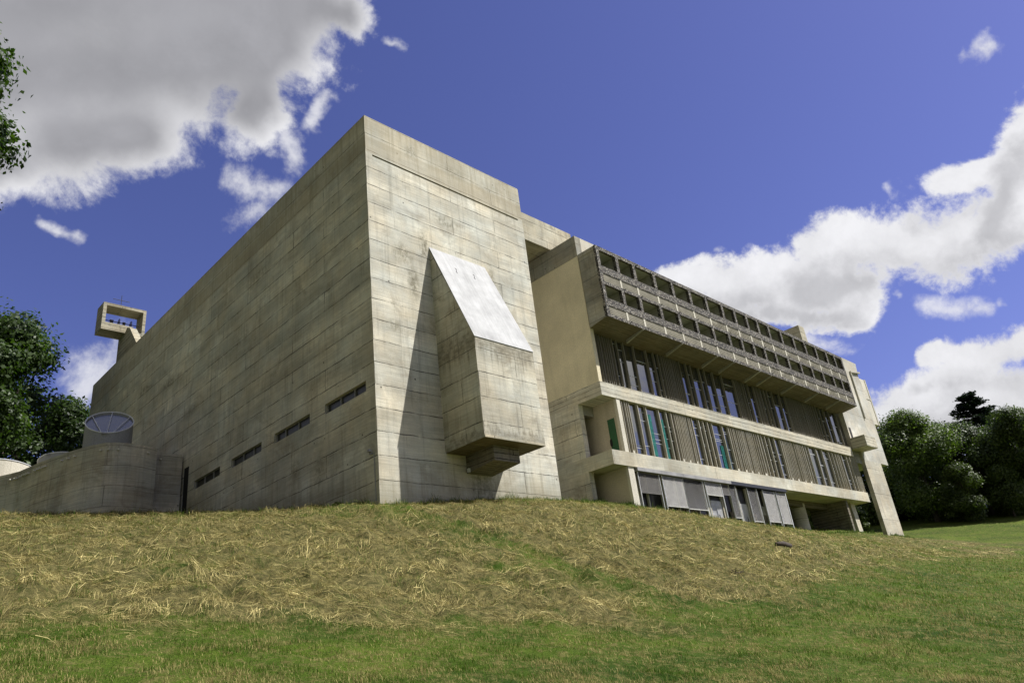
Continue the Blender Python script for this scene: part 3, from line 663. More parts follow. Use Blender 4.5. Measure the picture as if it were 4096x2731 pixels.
# ------------------------------------------------------------------ chapel with light cannons
chap = empty('curved_chapel', (-3, 20, 3), 'low curved concrete chapel against the left flank of the church', 'chapel')
curve = [(-.12, 18.6), (-1.72, 18.6), (-1.74, 17.9), (-2.06, 17.77), (-2.45, 17.62), (-2.9, 17.54), (-3.4, 17.52), (-3.9, 17.60), (-4.3, 17.82), (-4.73, 18.42), (-5.0, 18.95), (-5.22, 19.5), (-5.45, 20.1), (-5.67, 20.76), (-5.92, 21.55), (-6.17, 22.41), (-6.4, 23.4), (-6.64, 24.47), (-6.95, 25.1), (-7.29, 25.72), (-8.3, 26.9), (-9.8, 28.2), (-12, 29.4), (-12, 36), (-.12, 38)]
def vwall(m, pts, z0, z1):
    L = 0
    for (a, b) in zip(pts[:-1], pts[1:]):
        m.quad((a[0], a[1], z0), (b[0], b[1], z0), (b[0], b[1], z1), (a[0], a[1], z1))
m = MB(); vwall(m, curve + [curve[0]], 1.0, 7.0)
i0 = len(m.v); m.v += [(p[0], p[1], 7.0) for p in curve]; m.f.append(tuple(range(i0, i0 + len(curve))))
cw = m.build('curved_wall', M['chapel'], chap)
# unrolled UVs so that the board marks follow the bend
uvl = cw.data.uv_layers[0].data; L = 0
for k in range(len(curve)):
    a, b = curve[k], curve[(k + 1) % len(curve)]; s_ = math.hypot(b[0]-a[0], b[1]-a[1])
    for q, uvv in zip(range(4), ((L, 1), (L + s_, 1), (L + s_, 7), (L, 7))): uvl[cw.data.polygons[k].loop_start + q].uv = uvv
    L += s_
def along(u):
    L = 0
    for a, b in zip(curve[:-1], curve[1:]):
        s_ = math.hypot(b[0]-a[0], b[1]-a[1])
        if L + s_ > u: q = (u - L) / s_; return (a[0] + (b[0]-a[0])*q, a[1] + (b[1]-a[1])*q), ((b[1]-a[1])/s_, -(b[0]-a[0])/s_)
        L += s_
def spout(u, z):
    (px, py), (nx_, ny_) = along(u)
    if nx_ * (CAM[0] - px) + ny_ * (CAM[1] - py) < 0: nx_, ny_ = -nx_, -ny_
    MB().tube([(px, py, z), (px + nx_ * .13, py + ny_ * .13, z - .01)], .05, 8).build('pipe_end', M['pale_plaster'], chap)
for u in (1.2, 2.9, 4.4, 4.85, 5.2, 6.9, 7.4, 7.9, 9.3, 9.5, 9.75, 10.0, 10.3, 10.9, 11.1, 11.3, 11.5, 11.75, 12.1, 12.3, 12.6): spout(u, 6.62)
def cannon(name_lab, c, rx, ry, zlow, zhigh, ang, label, wall, frame=True, rib=True):
    e = empty('light_cannon', (c[0], c[1], 7.0), label, 'skylight', 'light cannons on the chapel roof')
    m = MB(); n = 40; ca, sa = math.cos(ang), math.sin(ang)
    def rim(k, dz=0, s=1):
        t = 6.2832 * k / n; lx, ly = rx * s * math.cos(t), ry * s * math.sin(t)
        zz = zlow + (zhigh - zlow) * (ly + ry) / (2 * ry) if s == 1 else (zlow + zhigh) / 2 + (zhigh - zlow) * ly / (2 * ry)
        return (c[0] + lx * ca - ly * sa, c[1] + lx * sa + ly * ca, zz + dz)
    for k in range(n):
        a, b = rim(k), rim(k + 1); m.quad((a[0], a[1], 6.9), (b[0], b[1], 6.9), b, a)
    m.build('cannon_wall', wall, e, True)
    i = MB(); i.quad(*[rim(k, -.12, .97) for k in range(n)]); i.build('cannon_glass', M['cannon_glass'], e)
    g = MB()
    for k in range(n): g.tube([rim(k), rim(k + 1)], .035, 6, False)
    g.build('rim', M['white_metal'], e)
    if rib:
        rb = MB(); low = rim(30, -.03, .97)
        for k in (4, 10, 16): rb.tube([low if k == 10 else rim(30 + (10 - k) * .25, -.03, .97), rim(k, -.03, .97)], .022, 6)
        rb.build('glazing_rib', M['white_metal'], e)
        a = rim(29); b = rim(31); MB().box(min(a[0], b[0]) - .1, max(a[0], b[0]) + .1, a[1] - .12, a[1] - .03, a[2] - .1, a[2] - .03).build('gutter_lip', M['zinc'], e)
    return e
cannon('', (-3.33, 21.1), 1.2, 1.1, 8.28, 10.24, R_(-20), 'concrete light cannon with an oval ribbed glass face above the chapel', M['cannon'])
cannon('', (-3.9, 25.6), 1.75, 1.6, 8.25, 7.5, R_(-52), 'glazed light cannon showing only its rim behind the oval one', M['zinc'], rib=True)
cannon('', (-6.6, 31.0), 2.2, 1.7, 9.0, 8.0, R_(-20), 'white light cannon at the left edge beyond the chapel wall', M['pale_plaster'], rib=False)

# ------------------------------------------------------------------ west wing
wing = empty('monastery_wing', (34, 1.4, .8), 'long concrete monastery wing with rows of pebbled loggias over slatted glazing', 'building')
XS, XE = 16.3, 51.75
MB().prism([(1.42, 8.33), (14, 8.33), (14, 16.6), (1.42, 16.6)], 'x', XS, XS + .3).build('stucco_end_wall', M['stucco'], wing)
m = MB(); m.box(XS - .02, XE, 1.40, 14.02, 16.602, 18.05); m.build('roof_parapet', M['dark_conc'], wing)
MB().box(XS + .5, XE, 1.392, 1.3995, 16.69, 18.04).build('parapet_front', M['end'], wing)
MB().box(XS, 51.5, 1.38, 14, 7.5, 8.328).build('upper_floor_slab', M['slab'], wing)
MB().prism([(1.37, 3.49), (14, 3.49), (14, 4.308), (1.37, 4.308)], 'x', XS, 52.0).build('lower_floor_slab', M['slab_low'], wing)
MB().box(XS + .005, XS + .4, 3.22, 14, 4.309, 7.499).build('side_wall', M['church'], wing)
MB().box(XS + .005, XS + .4, 3.20, 14, -1, 3.489).build('side_pier', M['church'], wing)
MB().box(XS + .41, 17.6, 3.2, 3.6, 6.9, 7.49).build('recess_beam', M['dark_conc'], wing)
rw = MB().box(17.62, 17.8, 1.50, 9, 4.309, 7.498).build('recess_wall', M['recess'], wing)
dr = MB().box(17.585, 17.615, 1.80, 2.30, 4.40, 6.42).build('green_door', M['green'], wing)
m = MB(); i0 = 0
for k in range(14): m.v.append((17.578, 2.26 + .10 * math.cos(k * .4488), 5.05 + .26 * math.sin(k * .4488)))
m.f.append(tuple(range(14))); m.build('handle', M['dark'], dr)
MB().box(17.60, 17.93, 1.42, 1.62, 4.309, 7.498).build('corner_jamb', M['pale_plaster'], wing)
MB().box(17.60, 17.8, 1.62, 9, -1, 3.488).build('lower_recess_wall', M['recess'], wing)
MB().box(17.60, 18.12, 1.44, 1.62, -1, 3.488).build('lower_jamb', M['pale_plaster'], wing)
MB().box(17.8, 36.2, 1.95, 2.0, -1, 3.488).build('ground_floor_glazing', M['dark_glass'], wing)
# brise-soleil
UP = [16.45,18.33,20.08,22.27,24.35,26.47,28.59,30.76,32.55,34.34,36.03,37.82,39.93,42.14,44.26,46.38,48.53,50.29,51.95]
BX0, BX1 = 16.3, 52.1
bs = MB()
bs.box(BX0, BX1, 0, .16, 16.42, 16.68); bs.box(BX0, BX1, 0, .16, 14.82, 15.33); bs.box(BX0, BX1, 0, .16, 14.05, 14.27); bs.box(BX0, BX1, 0, .16, 12.63, 13.12); bs.box(BX0, BX1, 0, .16, 11.86, 12.09)
for i, X in enumerate(UP):
    wd = .14; X_ = min(max(X, BX0 + .15), BX1 - .14)
    for a, b in ((15.33, 16.42), (13.12, 14.05)): bs.box(X_ - wd, X_ + wd, .004, .22, a, b)
for a, b in ((14.27, 14.82), (12.09, 12.63)): bs.box(BX0, BX0 + .3, .004, .2, a, b); bs.box(BX1 - .2, BX1, .004, .2, a, b)
bso = bs.build('pebbled_loggia_front', M['pebble'], wing)
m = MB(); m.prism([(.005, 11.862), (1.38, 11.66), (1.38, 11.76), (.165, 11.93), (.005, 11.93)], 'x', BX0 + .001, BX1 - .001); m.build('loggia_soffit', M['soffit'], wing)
MB().box(BX0 + .01, BX1 - .01, .162, 1.38, 16.56, 16.67).build('loggia_roof', M['loggia'], wing)
for xe, nm in ((BX0, 0), (BX1, 1)):
    e = MB(); a, b = (xe + .004, xe + .12) if nm == 0 else (xe - .12, xe - .004)
    e.prism([(.164, 11.90), (1.379, 11.72), (1.379, 16.55), (.164, 16.55)], 'x', a, b)
    if nm == 0:
        e.prism([(.164, 11.88), (1.379, 11.67), (1.379, 11.86), (.164, 12.06)], 'x', xe - .03, a - .002); e.box(xe - .03, a - .002, .164, 1.379, 16.36, 16.60); e.box(xe - .015, a - .002, .164, 1.379, 14.12, 14.2)
    e.build('loggia_end_panel', M['dark_conc'], wing)
for i, X in enumerate([19.75, 24.0, 28.3, 30.5, 34.2, 36.0, 40.0, 44.2, 48.4]):
    rb = MB(); rb.prism([(.02, 11.86), (1.37, 11.655), (1.37, 11.44), (.02, 11.80)], 'x', X - .07, X + .07); rb.build('soffit_rib', M['dark_conc'], wing)
for fl_, (zf, zo0, zo1, zp0, zp1) in enumerate(((14.27, 15.33, 16.42, 14.27, 14.82), (12.09, 13.12, 14.05, 12.09, 12.63))):
    for i in range(len(UP) - 1):
        a, b = UP[i], UP[i + 1]; zc = zo1 + .06
        lg = MB()
        lg.box(a + .06, b - .06, 1.30, 1.37, zf + .02, zc)                              # back wall
        lg.box(a - .055, a + .055, .225, 1.37, zf + .02, zc)                            # party wall
        lg.box(a + .06, b - .06, .225, 1.30, zc + .01, zc + .06)                        # ceiling
        lg.box(a + .06, b - .06, .225, 1.30, zf - .1, zf - .03)                         # floor
        lg.box(a + .06, b - .06, .42, .46, zo0 - .5, zo0 - .02)                        # inner parapet
        lgo = lg.build('loggia', M['loggia'], wing)
        dw_ = (b - a)
        dd = MB().box(a + .2 + .1 * (i % 3), a + .85 + .1 * (i % 3), 1.27, 1.299, zf + .1, zc - .12)
        dd.build('balcony_door', M['glass'], lgo)
        if (fl_, i) in ((1, 7), (0, 5)):
            MB().box(a + .9, a + 1.25, 1.24, 1.268, zf + .1, zc - .12).build('curtain', M['white_cloth'], lgo)
        bp = MB(); xa, xb = a + .09, b - .09
        if i == 0: xa = a + .18
        nb = 5; hh = (zp1 - .02 - zp0) / (nb * 2 - 1)
        for k in range(nb): bp.box(xa, xb, .035, .075, zp0 + .004 + 2 * k * hh, zp0 + .004 + (2 * k + 1) * hh)
        if i < (9 if fl_ == 0 else 9) and not (i > 5 and fl_ == 0):
            nv = max(6, int((xb - xa) / .105))
            for k in range(nv + 1):
                xx = xa + (xb - xa) * k / nv; bp.box(max(xx - .018, xa), min(xx + .018, xb), .039, .071, zp0 + .006, zp1 - .024)
        bp.build('perforated_panel', M['perf'], lgo)
        if i > 0: MB().box(a - .085, a + .085, .018, .10, zp0 + .003, zp1 - .004).build('panel_post', M['pale_plaster'], lgo)
for k, X in enumerate([20.3, 24.5, 28.7, 36.1, 44.3, 48.6]):
    MB().tube([(X, .02, 16.45), (X + .06, -.16, 16.5)], .028, 6).build('spout', M['iron'], wing)
for k, X in enumerate([18.35, 20.1, 22.2, 24.3, 26.5, 30.8, 36.0, 40.0, 44.3]):
    for z_ in (14.18, 11.98): MB().tube([(X + .15, .02, z_), (X + .2, -.09, z_ + .05)], .025, 6).build('spout', M['iron'], wing)
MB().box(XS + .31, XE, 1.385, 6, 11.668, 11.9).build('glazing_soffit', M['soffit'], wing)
# undulating glazing: mullions with windows between
R1 = [16.42,16.63,16.93,17.14,17.42,17.63,17.82,18.01,18.33,18.78,19.43,20.49,21.8,22.62,23.11,23.47,23.68,23.89,24.08,24.26,24.41,24.56,24.76,24.99,25.18,25.54,26.36,26.92,27.98,28.65,29.72,30.98,32.66,32.93,33.13,33.36,33.74,34.12,34.65,35.61,35.93,36.11,36.41,36.63,37.18,37.7,38.48,39.75,40.74,40.99,41.24,41.49,41.66,41.87,42.08,42.25,42.42,42.6,42.77,43.07,43.29,43.51,43.82,44.0,44.18,44.4,44.63,44.95,45.31,45.82,46.33,47.04,47.91,48.94,50.45,51.48]
R2 = [18.14,18.44,18.62,18.85,19.71,20.54,21.85,22.66,23.19,23.53,23.73,23.92,24.1,24.27,24.43,24.62,24.77,25.08,25.24,25.55,26.37,26.91,27.46,27.99,29.29,30.12,30.37,30.69,30.85,31.18,31.42,31.67,31.87,32.03,32.2,32.54,32.71,32.91,33.08,33.32,33.6,33.95,34.28,34.73,35.27,35.95,36.74,37.74,37.96,38.12,38.31,38.55,38.78,39.06,39.3,39.54,39.95,40.27,40.44,40.64,40.85,41.18,41.48,41.94,42.46,43.9,45.01,46.35,47.01,47.62,48.01,48.35,48.85,49.95,50.62,51.04,51.24,51.42,51.58,51.78,51.96]
def fins(R, z0, z1, nind, top, YF, YG, FM):
    rest = MB(); R = [-15.46 + (X + 15.46) * (YF + 22.12) / 23.57 for X in R]; R = [X for X in R if X < 52.3]
    for i, X in enumerate(R):
        gap = max(X - R[i-1] if i else .3, R[i+1] - X if i < len(R) - 1 else .3)
        wf = .036 if gap < .45 else .058
        tgt = MB() if i < nind else rest
        tgt.box(X - wf, X, YF + .012 * (i % 2), YG - .005, z0 + .001, z1 - .001)
        if i < nind: tgt.build('mullion', FM, wing)
    if rest.v: tag(rest.build('mullions', FM, wing), kind='stuff')
    low = MB(); run = []
    def flush():
        if run: MB().box(run[0][0] - .03, run[-1][1] + .03, YG - .05, YG, z0 + .002, z1 - .002).build('infill_panel', M['panel_brown'], wing); run.clear()
    for i in range(len(R) - 1):
        a, b = R[i], R[i + 1] - (.058 if R[i + 1] - R[i] > .45 else .036)
        if R[i + 1] - R[i] > .36:
            flush()
            wn = MB().box(a - .04, b + .04, YG, YG + .03, z0 + .002, z1 - .002).build('window', M['glass'], wing)
            g = MB(); rs = random.Random(int(X * 100) + i * 7 + int(z0)); zs = sorted(rs.uniform(z0 + .3, z1 - .2) for _ in range(2 if z0 > 8 else rs.choice((3, 3, 4))))
            for zz in zs: MB().box(a + .004, b - .004, YG - .022, YG - .004, zz, zz + .022).build('glazing_bar', M['white_metal'], wn)
            pass
        else:
            run.append((a, b))
            if i % 4 == 1: low.box(a + .003, b - .003, YF + .02, YG - .06, z0 + .002, z0 + .2)
    flush()
    if low.v: low.build('sill_block', M['pale_plaster'], wing)
fins(R1, 8.33, 11.66, 48, 1, 1.74, 1.91, M['fin_shaded'])
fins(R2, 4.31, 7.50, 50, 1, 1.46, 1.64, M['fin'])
def curtain(x0, x1, z0, z1):
    m = MB(); n = 24
    for k in range(n):
        a, b = x0 + (x1 - x0) * k / n, x0 + (x1 - x0) * (k + 1) / n
        ya, yb = 1.61 + .012 * math.sin(k * 1.7), 1.61 + .012 * math.sin((k + 1) * 1.7)
        m.quad((a, ya, z0), (b, yb, z0), (b, yb, z1), (a, ya, z1))
    m.build('curtain', M['teal'], wing)
curtain(20.62, 21.1, 4.45, 7.05); curtain(21.88, 22.35, 4.42, 6.9); curtain(28.7, 29.1, 4.4, 6.0); curtain(29.35, 29.65, 4.4, 6.6); curtain(42.5, 42.9, 4.4, 6.4); curtain(19.5, 19.95, 8.4, 9.3) if False else None
# interior back walls so the glazing has something dark behind it
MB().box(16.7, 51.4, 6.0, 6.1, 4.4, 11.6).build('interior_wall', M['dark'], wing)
# lower floor: zinc fascia, venetian blinds, metal doors
FX = [18.3, 20.62, 22.9, 24.6, 26.9, 28.46]
for a, b in zip(FX[:-1], FX[1:]): MB().box(a + .004, b - .004, 1.365 - .05, 1.62, 3.28, 3.485).build('zinc_fascia', M['zinc'], wing)
MB().box(28.464, 36.2, 1.325, 1.62, 3.27, 3.486).build('dark_fascia', M['dark_zinc'], wing)
BL = [(18.47,20.45,3.26,2.09,1),(20.80,22.95,3.24,1.46,0),(23.01,25.1,3.24,1.41,2),(25.42,27.26,3.24,2.42,0),(27.34,28.26,3.24,2.54,1),(28.32,29.05,3.22,1.12,2),(30.66,31.9,3.22,.98,2),(32.82,34.4,3.22,1.05,0),(34.72,36.1,3.22,1.01,0)]
for a, b, zt, zb, kind in BL:
    m = MB(); n = int((zt - zb) / .062); tilt = {0: .024, 1: .026, 2: .012}[kind]
    for k in range(n):
        zz = zt - .05 - (zt - zb - .08) * k / n
        m.quad((a + .03, 1.46, zz - tilt), (b - .03, 1.46, zz - tilt), (b - .03, 1.50, zz + tilt * .9), (a + .03, 1.50, zz + tilt * .9))
    m.box(a, b, 1.445, 1.505, zb - .02, zb + .03)
    bo = m.build('venetian_blind', M['blind_dark'] if kind == 1 else M['blind_light'], wing)
    [MB().box(q, q + .035, 1.45, 1.51, .0, zt).build('guide_rail', M['white_metal'], bo) for q in (a - .045, b + .01)]
for a, b, zt in ((25.62, 26.88, 2.22), (29.28, 30.2, 2.22), (31.98, 32.6, 2.2)):
    a, b = [-15.46 + (q + 15.46) * 1.0169 for q in (a, b)]
    m = MB(); nxs, nzs = 10, 16; rs = random.Random(int(a * 10))
    gv = [[(a + (b - a) * i / nxs, 1.90 + .012 * rs.uniform(-1, 1), -.3 + (zt + .3) * j / nzs) for i in range(nxs + 1)] for j in range(nzs + 1)]
    for j in range(nzs):
        for i in range(nxs): m.quad(gv[j][i], gv[j][i+1], gv[j+1][i+1], gv[j+1][i])
    d = m.build('metal_door', M['galv'], wing)
    hx = a + (b - a) * .6; MB().tube([(hx, 1.885, 1.35), (hx + .04, 1.87, 1.2), (hx, 1.87, 1.08), (hx + .06, 1.885, .98)], .016, 6).build('handle', M['iron'], d)
for a in (18.2, 19.05, 20.45, 20.66, 22.0, 22.9, 25.2, 25.48, 26.98, 27.3, 28.24, 29.16, 30.3, 30.56, 31.92, 32.68, 34.5, 36.12):
    MB().box(*[-15.46 + (q + 15.46) * 1.015 for q in (a, a + .12)], 1.83, 1.945, -.4, 3.27).build('post', M['fin'], wing)
slats = MB()
for a, b in ((23.1, 25.0), (28.5, 29.1), (31.0, 31.9), (32.95, 34.4), (34.8, 36.1)):
    xx = a
    while xx < b: slats.box(xx, xx + .06, 1.87, 1.93, -.3, 1.6); xx += .19
slats.build('slatted_panel', M['panel_brown'], wing)
MB().box(36.1, 36.18, 1.44, 5, -.5, 3.26).build('side_post', M['white_metal'], wing)
MB().lathe([(.62, -1.5), (.62, 2.2), (.66, 2.201), (.72, 2.45)][:2], (42.95, 3.9, 1.1), 28).build('round_pilotis', M['leg'], wing, True)
MB().box(36.3, 47.9, 6.2, 6.5, -1, 3.488).build('pilotis_back_wall', M['dark_conc'], wing) if False else None
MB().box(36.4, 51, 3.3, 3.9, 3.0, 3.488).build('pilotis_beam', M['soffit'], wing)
MB().box(47.5, 47.85, 1.72, 4.9, -1, 3.488).build('cross_wall', M['corbel'], wing)  # dark colour carries the deep shade of the undercroft
MB().prism([(2.05, -1), (2.5, -1), (2.5, 3.488), (2.2, 3.488)], 'x', 49.65, 50.5).build('raking_pier', M['leg'], wing)
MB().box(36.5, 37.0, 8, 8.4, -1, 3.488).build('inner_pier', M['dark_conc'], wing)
MB().box(41.0, 47.4, 7.5, 7.9, -1, 3.488).build('inner_wall', M['corbel'], wing)  # undercroft shade painted in through the darker concrete

# ------------------------------------------------------------------ south wing end
sw = empty('end_wing', (56, 1.4, .6), 'tall pale concrete end wing standing on a blade leg at the right end', 'building')
m = MB(); m.prism([(52.12, 8.25), (53.75, 8.25), (53.75, 7.47), (59.7, 7.47), (59.7, 16.0), (59.45, 16.6), (59.85, 18.1), (52.12, 18.1)], 'y', 1.4, 1.8)
m.build('end_wall', M['end'], sw)
MB().box(52.7, 59.6, 1.81, 36, 7.6, 17.9).build('wing_body', M['end'], sw)
MB().box(53.78, 57.76, 1.392, 1.75, -1.2, 7.466).build('leg', M['leg'], sw)
m = MB(); m.box(59.705, 61.2, 1.5, 36, 11.72, 11.95); m.box(59.705, 61.2, 1.5, 36, 16.3, 16.55); m.box(59.705, 61.05, 1.5, 1.68, 11.96, 16.29); m.box(61.06, 61.25, 1.45, 36, 11.7, 16.6); m.box(59.7, 61.1, 1.46, 1.495, 14.35, 14.45)
m.build('side_loggias', M['pale_plaster'], sw)
MB().box(61.255, 61.31, 1.45, 36, 11.65, 16.66).build('side_loggia_edge', M['dark_conc'], sw)
bx = MB(); bx.box(51.84, 54.36, .08, 1.388, 8.22, 9.22); bx.build('box_balcony', M['slab'], sw)
MB().box(51.95, 53.7, 1.6, 3.2, 7.1, 8.20).build('landing_beam', M['dark_conc'], sw)
MB().box(52.4, 52.85, 1.385, 1.398, 9.25, 10.35).build('slot_window', M['dark'], sw)
g = MB(); g.box(57.25, 57.42, 1.25, 1.39, 11.9, 16.6); g.prism([(57.25, 16.62), (59.75, 16.95), (59.75, 17.1), (57.25, 16.78)], 'y', 1.22, 1.39); g.build('rain_gutter', M['end'], sw)
MB().prism([(54.9, 17.9), (56.25, 17.9), (56.1, 22.4), (54.9, 22.4)], 'y', 4.0, 9.0).build('chimney', M['beam'], sw)

# ------------------------------------------------------------------ trees
def crown_points(blobs_, n, shell=.55):
    """points filling ellipsoid blobs, denser toward their shells"""
    vol = np.array([b[3] * b[4] * b[5] for b in blobs_]) ** .75; pick = rng.choice(len(blobs_), n, p=vol / vol.sum())
    B = np.array(blobs_)[pick]
    d = rng.normal(size=(n, 3)); d /= np.linalg.norm(d, axis=1)[:, None]
    rad = shell + (1 - shell) * rng.uniform(0, 1, n) ** .6
    rad *= 1 + .22 * np.sin(d[:, 0] * 5 + B[:, 0]) * np.sin(d[:, 1] * 6 + B[:, 1] * 2) + .17 * rng.normal(size=n)
    return B[:, :3] + d * rad[:, None] * B[:, 3:6], d
def leaves(P, nrm, size, jitter=.5, aspect=.6):
    n = len(P)
    d = nrm + rng.normal(size=(n, 3)) * jitter + np.array([0, 0, .35]); d /= np.linalg.norm(d, axis=1)[:, None]
    t = np.cross(d, rng.normal(size=(n, 3))); t /= np.linalg.norm(t, axis=1)[:, None]
    b = np.cross(d, t); s_ = size * rng.uniform(.6, 1.35, n)[:, None]
    V = np.stack([P - t * s_ * .5, P + b * s_ * aspect * .5 - d * s_ * .08, P + t * s_ * .5, P - b * s_ * aspect * .5 - d * s_ * .08], 1).reshape(-1, 3)
    return V, (np.arange(n)[:, None] * 4 + np.arange(4)[None])
def limb_paths(base, crown_c, blobs_, r0):
    m = MB(); b = Vector(base); top = Vector(crown_c)
    fork = b.lerp(top, .55)
    m.tube([b - Vector((0, 0, .5)), b + Vector((0, 0, .4)), b.lerp(fork, .5) + Vector((.15, .1, 0)), fork, fork.lerp(top, .6), top], [r0 * 1.35, r0 * 1.05, r0 * .85, r0 * .7, r0 * .4, r0 * .12], 9)
    for q in blobs_:
        c = Vector(q[:3]); s = b.lerp(fork, random.uniform(.6, 1.0)); mid = s.lerp(c, .5) + Vector((0, 0, .08 * (c - s).length))
        m.tube([s, mid, c], [r0 * .42, r0 * .26, r0 * .06], 6)
    return m
def tree(name, base, H, W, label, mat, nleaf, size, group, low=.3, nb=14, shape=1.0, seed=0, clusters=0, trunk_r=None, cat='tree'):
    global rng
    rng = np.random.default_rng(100 + seed); random.seed(seed)
    base = (base[0], base[1], float(base_h(np.array([base[0]]), np.array([base[1]]))[0]) if len(base) == 2 else base[2])
    e = empty(name, base, label, cat, group)
    bl = []
    zc0, zc1 = base[2] + H * low, base[2] + H
    for k in range(nb):
        q = (k + .5) / nb; z_ = zc0 + (zc1 - zc0) * q * .93
        env = math.sin(math.pi * min(max(.16 + .80 * q ** .9, 0), 1)) ** .75 * shape
        a = random.uniform(0, 6.283) if k else 0; rr_ = W * .62 * env * math.sqrt(random.uniform(.12, 1))
        sz = W * random.uniform(.21, .42) * (.65 + .35 * env)
        bl.append((base[0] + rr_ * math.cos(a), base[1] + rr_ * math.sin(a), z_, sz, sz, sz * .78))
    bl.append((base[0], base[1], zc1 - W * .3, W * .35, W * .35, W * .3))
    P, d = crown_points(bl, nleaf)
    if clusters:
        k = max(1, nleaf // clusters); P0 = P[:k]; idx = rng.integers(0, k, nleaf); P = P0[idx] + rng.normal(size=(nleaf, 3)) * size * .95 * np.array([1, 1, .6]); d = d[idx]
    V, F = leaves(P, d, size)
    lum = np.clip(.38 + .22 * rng.normal(size=nleaf) + .35 * np.sin(P[:, 0] * 1.1 + seed) * np.sin(P[:, 1] * .9) * np.sin(P[:, 2] * 1.3), 0, 1)
    fast_mesh('crown', V, F, mat, np.repeat(lum, 4), parent=e, origin=base)
    limb_paths(base, (base[0], base[1], base[2] + H * .86), bl, trunk_r or H * .022).build('trunk', M['bark'], e, True)
    return e
def conifer(base, H, W, label, nleaf, size, group):
    global rng
    rng = np.random.default_rng(77)
    e = empty('conifer_tree', base, label, 'tree', group)
    m = MB(); m.tube([(base[0], base[1], base[2] - .5), (base[0], base[1], base[2] + H)], [.38, .04], 8)
    Ps = []; n_tier = 26
    for k in range(n_tier):
        z_ = base[2] + H * (.25 + .74 * k / n_tier); rad = W * (1 - (k / n_tier)) ** .8 + .35
        for j in range(7):
            a = rng.uniform(0, 6.283); rl = rad * rng.uniform(.6, 1.1)
            tip = np.array([base[0] + rl * math.cos(a), base[1] + rl * math.sin(a), z_ + rl * rng.uniform(-.12, .22)])
            m.tube([(base[0], base[1], z_), tuple(tip)], [.06, .015], 4)
            q = rng.uniform(.25, 1.05, nleaf // (n_tier * 7))[:, None]
            Ps.append(np.array([base[0], base[1], z_]) * (1 - q) + tip * q + rng.normal(size=(len(q), 3)) * np.array([.22, .22, .10]))
    P = np.concatenate(Ps); V, F = leaves(P, np.tile([0, 0, 1.], (len(P), 1)), size, .4, .45)
    fast_mesh('crown', V, F, M['leaf_conifer'], np.repeat(np.clip(.4 + .25 * rng.normal(size=len(P)), 0, 1), 4), parent=e, origin=base)
    m.build('trunk', M['bark'], e)
GRT, GLT = 'trees along the far edge of the meadow', 'trees behind the chapel'
tree('oak_tree', (80.6, 4.6), 13.4, 6.2, 'broad rounded tree nearest the concrete leg at the meadow edge', M['leaf_mid'], 52000, .25, GRT, .12, 24, 1.05, 1)
tree('oak_tree', (89.2, 3.9), 11.6, 6.0, 'dark round topped tree just left of the conifer', M['leaf_deep'], 34000, .27, GRT, .12, 16, 1, 2)
conifer((100.2, 1.2, 5.6), 16.2, 7.2, 'dark layered conifer rising above the right hand trees', 22000, .55, GRT)
tree('oak_tree', (86.1, .2), 11.0, 5.6, 'dense dark tree standing in front of the conifer', M['leaf_deep'], 42000, .25, GRT, .16, 18, 1, 4)
tree('oak_tree', (85.2, -5.4), 11.9, 5.6, 'tall tree at the right edge of the picture', M['leaf_oak'], 42000, .25, GRT, .34, 18, 1, 5)
tree('oak_tree', (94.5, -.6), 10.4, 5.4, 'lower tree filling the dip right of the conifer', M['leaf_oak'], 28000, .27, GRT, .2, 14, 1, 6)
tree('oak_tree', (88.6, -8.6), 11.0, 5.6, 'tree mostly outside the right edge of the picture', M['leaf_oak'], 24000, .27, GRT, .36, 14, 1, 7)
tree('young_tree', (79.0, .6), 6.6, 3.4, 'lower tree hanging over the meadow before the dark wood', M['leaf_oak'], 22000, .20, GRT, .06, 16, 1, 8)
tree('oak_tree', (89.8, 10.6), 12.6, 6.4, 'dark tree seen just beside the leg, behind the round tree', M['leaf_deep'], 28000, .27, GRT, .08, 16, 1, 9)
tree('oak_tree', (84.0, 12.0), 9.6, 6.0, 'dark tree seen between the wing and the blade leg', M['leaf_deep'], 28000, .27, GRT, .06, 16, 1, 10)
tree('young_tree', (82.5, -2.6), 5.6, 3.6, 'low spreading tree at the foot of the conifer', M['leaf_oak'], 16000, .22, GRT, .1, 12, 1, 11)
tree('oak_tree', (80.5, 20.5), 9.5, 6.0, 'shaded tree seen under the end of the wing', M['leaf_deep'], 10000, .42, GRT, .05, 14, 1, 12)
tree('bush', (69.3, 10.2), 1.4, 1.4, 'small bush at the foot of the blade leg', M['leaf_oak'], 2500, .2, 'bushes by the end wing', .05, 8, 1, 13, trunk_r=.04, cat='bush')
tree('bush', (72.5, 10.4), 3.0, 1.9, 'rounded bush in shade between the piers and the leg', M['leaf_oak'], 5000, .24, 'bushes by the end wing', .05, 9, 1, 14, trunk_r=.05, cat='bush')
tree('bush', (50.5, 8.9), 2.0, 1.8, 'sunlit bush seen beside the round column under the wing', M['leaf_pale'], 5000, .2, 'bushes by the end wing', .05, 9, 1, 15, trunk_r=.05, cat='bush')
for k, (tx, ty) in enumerate([(93, -3.4), (92.5, -4.6), (94, -5.6), (93, -6.6), (95, -7.6), (96, -1.8)]):
    tree('slender_tree', (tx, ty), 9 + (k % 3), 2.6, 'thin dark trunk in the row at the right of the meadow edge', M['leaf_oak'], 3500, .42, 'thin trunks at the right of the meadow edge', .5, 8, 1, 30 + k, trunk_r=.16)
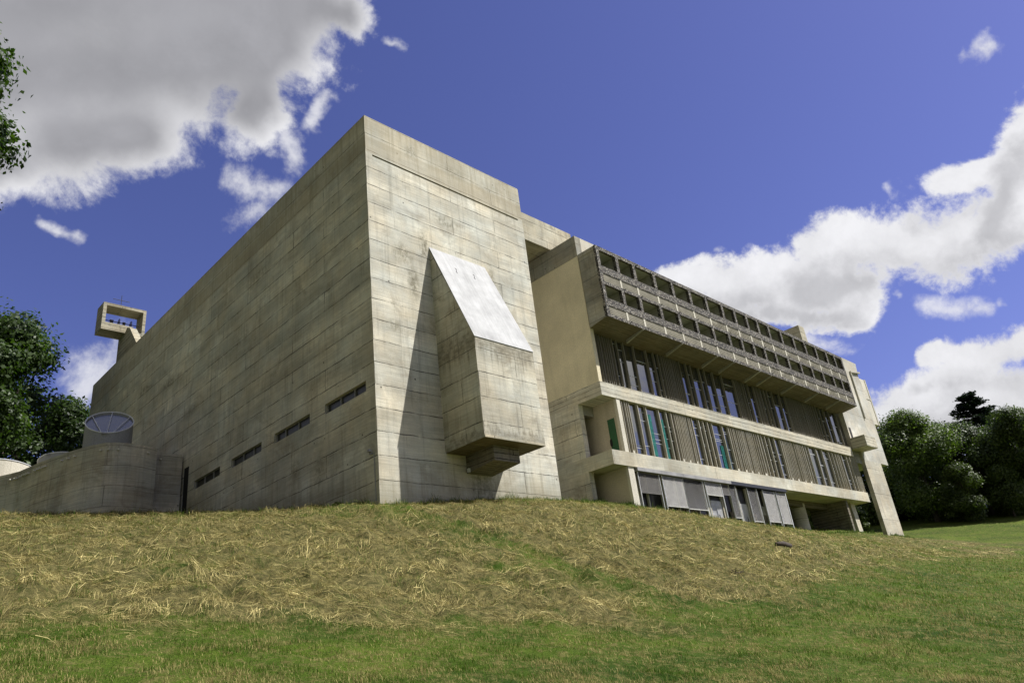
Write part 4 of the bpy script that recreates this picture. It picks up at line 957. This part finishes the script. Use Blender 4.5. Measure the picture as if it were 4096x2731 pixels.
# undergrowth under the far trees
rng = np.random.default_rng(5)
ub = []
for k in range(46):
    q = k / 45; ux = 84 + 8 * rng.uniform() + (-2 + 6 * q); uy = 26 - 36 * q + rng.normal() * .8
    if uy < -3.0 and rng.uniform() < .6: hz = .9
    else: hz = rng.uniform(1.8, 3.6)
    uz = float(base_h(np.array([ux]), np.array([uy]))[0]); ub.append((ux, uy, uz + hz * .4, 1.7, 1.7, hz))
P, d = crown_points(ub, 60000, .4); V, F = leaves(P, d, .28)
tag(fast_mesh('undergrowth', V, F, M['leaf_oak'], np.repeat(np.clip(.25 + .2 * rng.normal(size=len(P)), 0, 1), 4)), 'dark undergrowth along the foot of the far trees', 'undergrowth', kind='stuff')
# left side
tree('chestnut_tree', (-6.4, 35.5), 16.0, 6.2, 'big dark leafy chestnut tree behind the chapel at the left edge', M['leaf_left'], 44000, .31, GLT, .06, 26, 1.05, 20, clusters=7)
tree('chestnut_tree', (-.6, 43.0), 11.0, 5.0, 'lower tree between the big chestnut and the church wall', M['leaf_left'], 24000, .29, GLT, .06, 16, 1, 21, clusters=6)
tree('chestnut_tree', (6.2, 55.0), 13.0, 4.0, 'distant tree whose top shows just above the church end', M['leaf_left'], 9000, .34, GLT, .2, 14, 1, 22, clusters=6)
tree('chestnut_tree', (-9.0, 41.0), 15.0, 6.0, 'tree behind the big chestnut at the far left', M['leaf_left'], 16000, .42, GLT, .05, 18, 1, 23, clusters=6)
tree('walnut_tree', (-15.3, 6.5), 19.3, 4.1, 'nearer tree whose branch tips reach in at the top left', M['leaf_left'], 60000, .22, None, .64, 22, 1, 24, clusters=7)

# ------------------------------------------------------------------ loose things on the bank
def lz(x, y): return float(height(np.array([x]), np.array([y]))[0])
m = MB(); a, b = (12.1, -8.66), (13.9, -8.36)
m.tube([(a[0], a[1], lz(*a) + .08), ((a[0]+b[0])/2, (a[1]+b[1])/2, lz((a[0]+b[0])/2, (a[1]+b[1])/2) + .12), (b[0], b[1], lz(*b) + .09)], [.07, .10, .08], 10)
tag(m.build('log', M['terra'], None, True, origin=(13, -8.5, lz(13, -8.5))), 'short dark log lying on the grass bank', 'log')
m = MB(); cx, cy = 4.6, -10.9; z_ = lz(cx, cy)
for k in range(16):
    an = random.uniform(0, 6.28); l = random.uniform(.2, .55); m.tube([(cx + random.uniform(-.3, .3), cy + random.uniform(-.2, .2), z_ + .04), (cx + l * math.cos(an), cy + l * .6 * math.sin(an), z_ + random.uniform(.05, .22))], [.014, .006], 5)
tag(m.build('fallen_twigs', M['terra'], None, origin=(cx, cy, z_)), 'small heap of dark twigs on the hay bank', 'twigs')
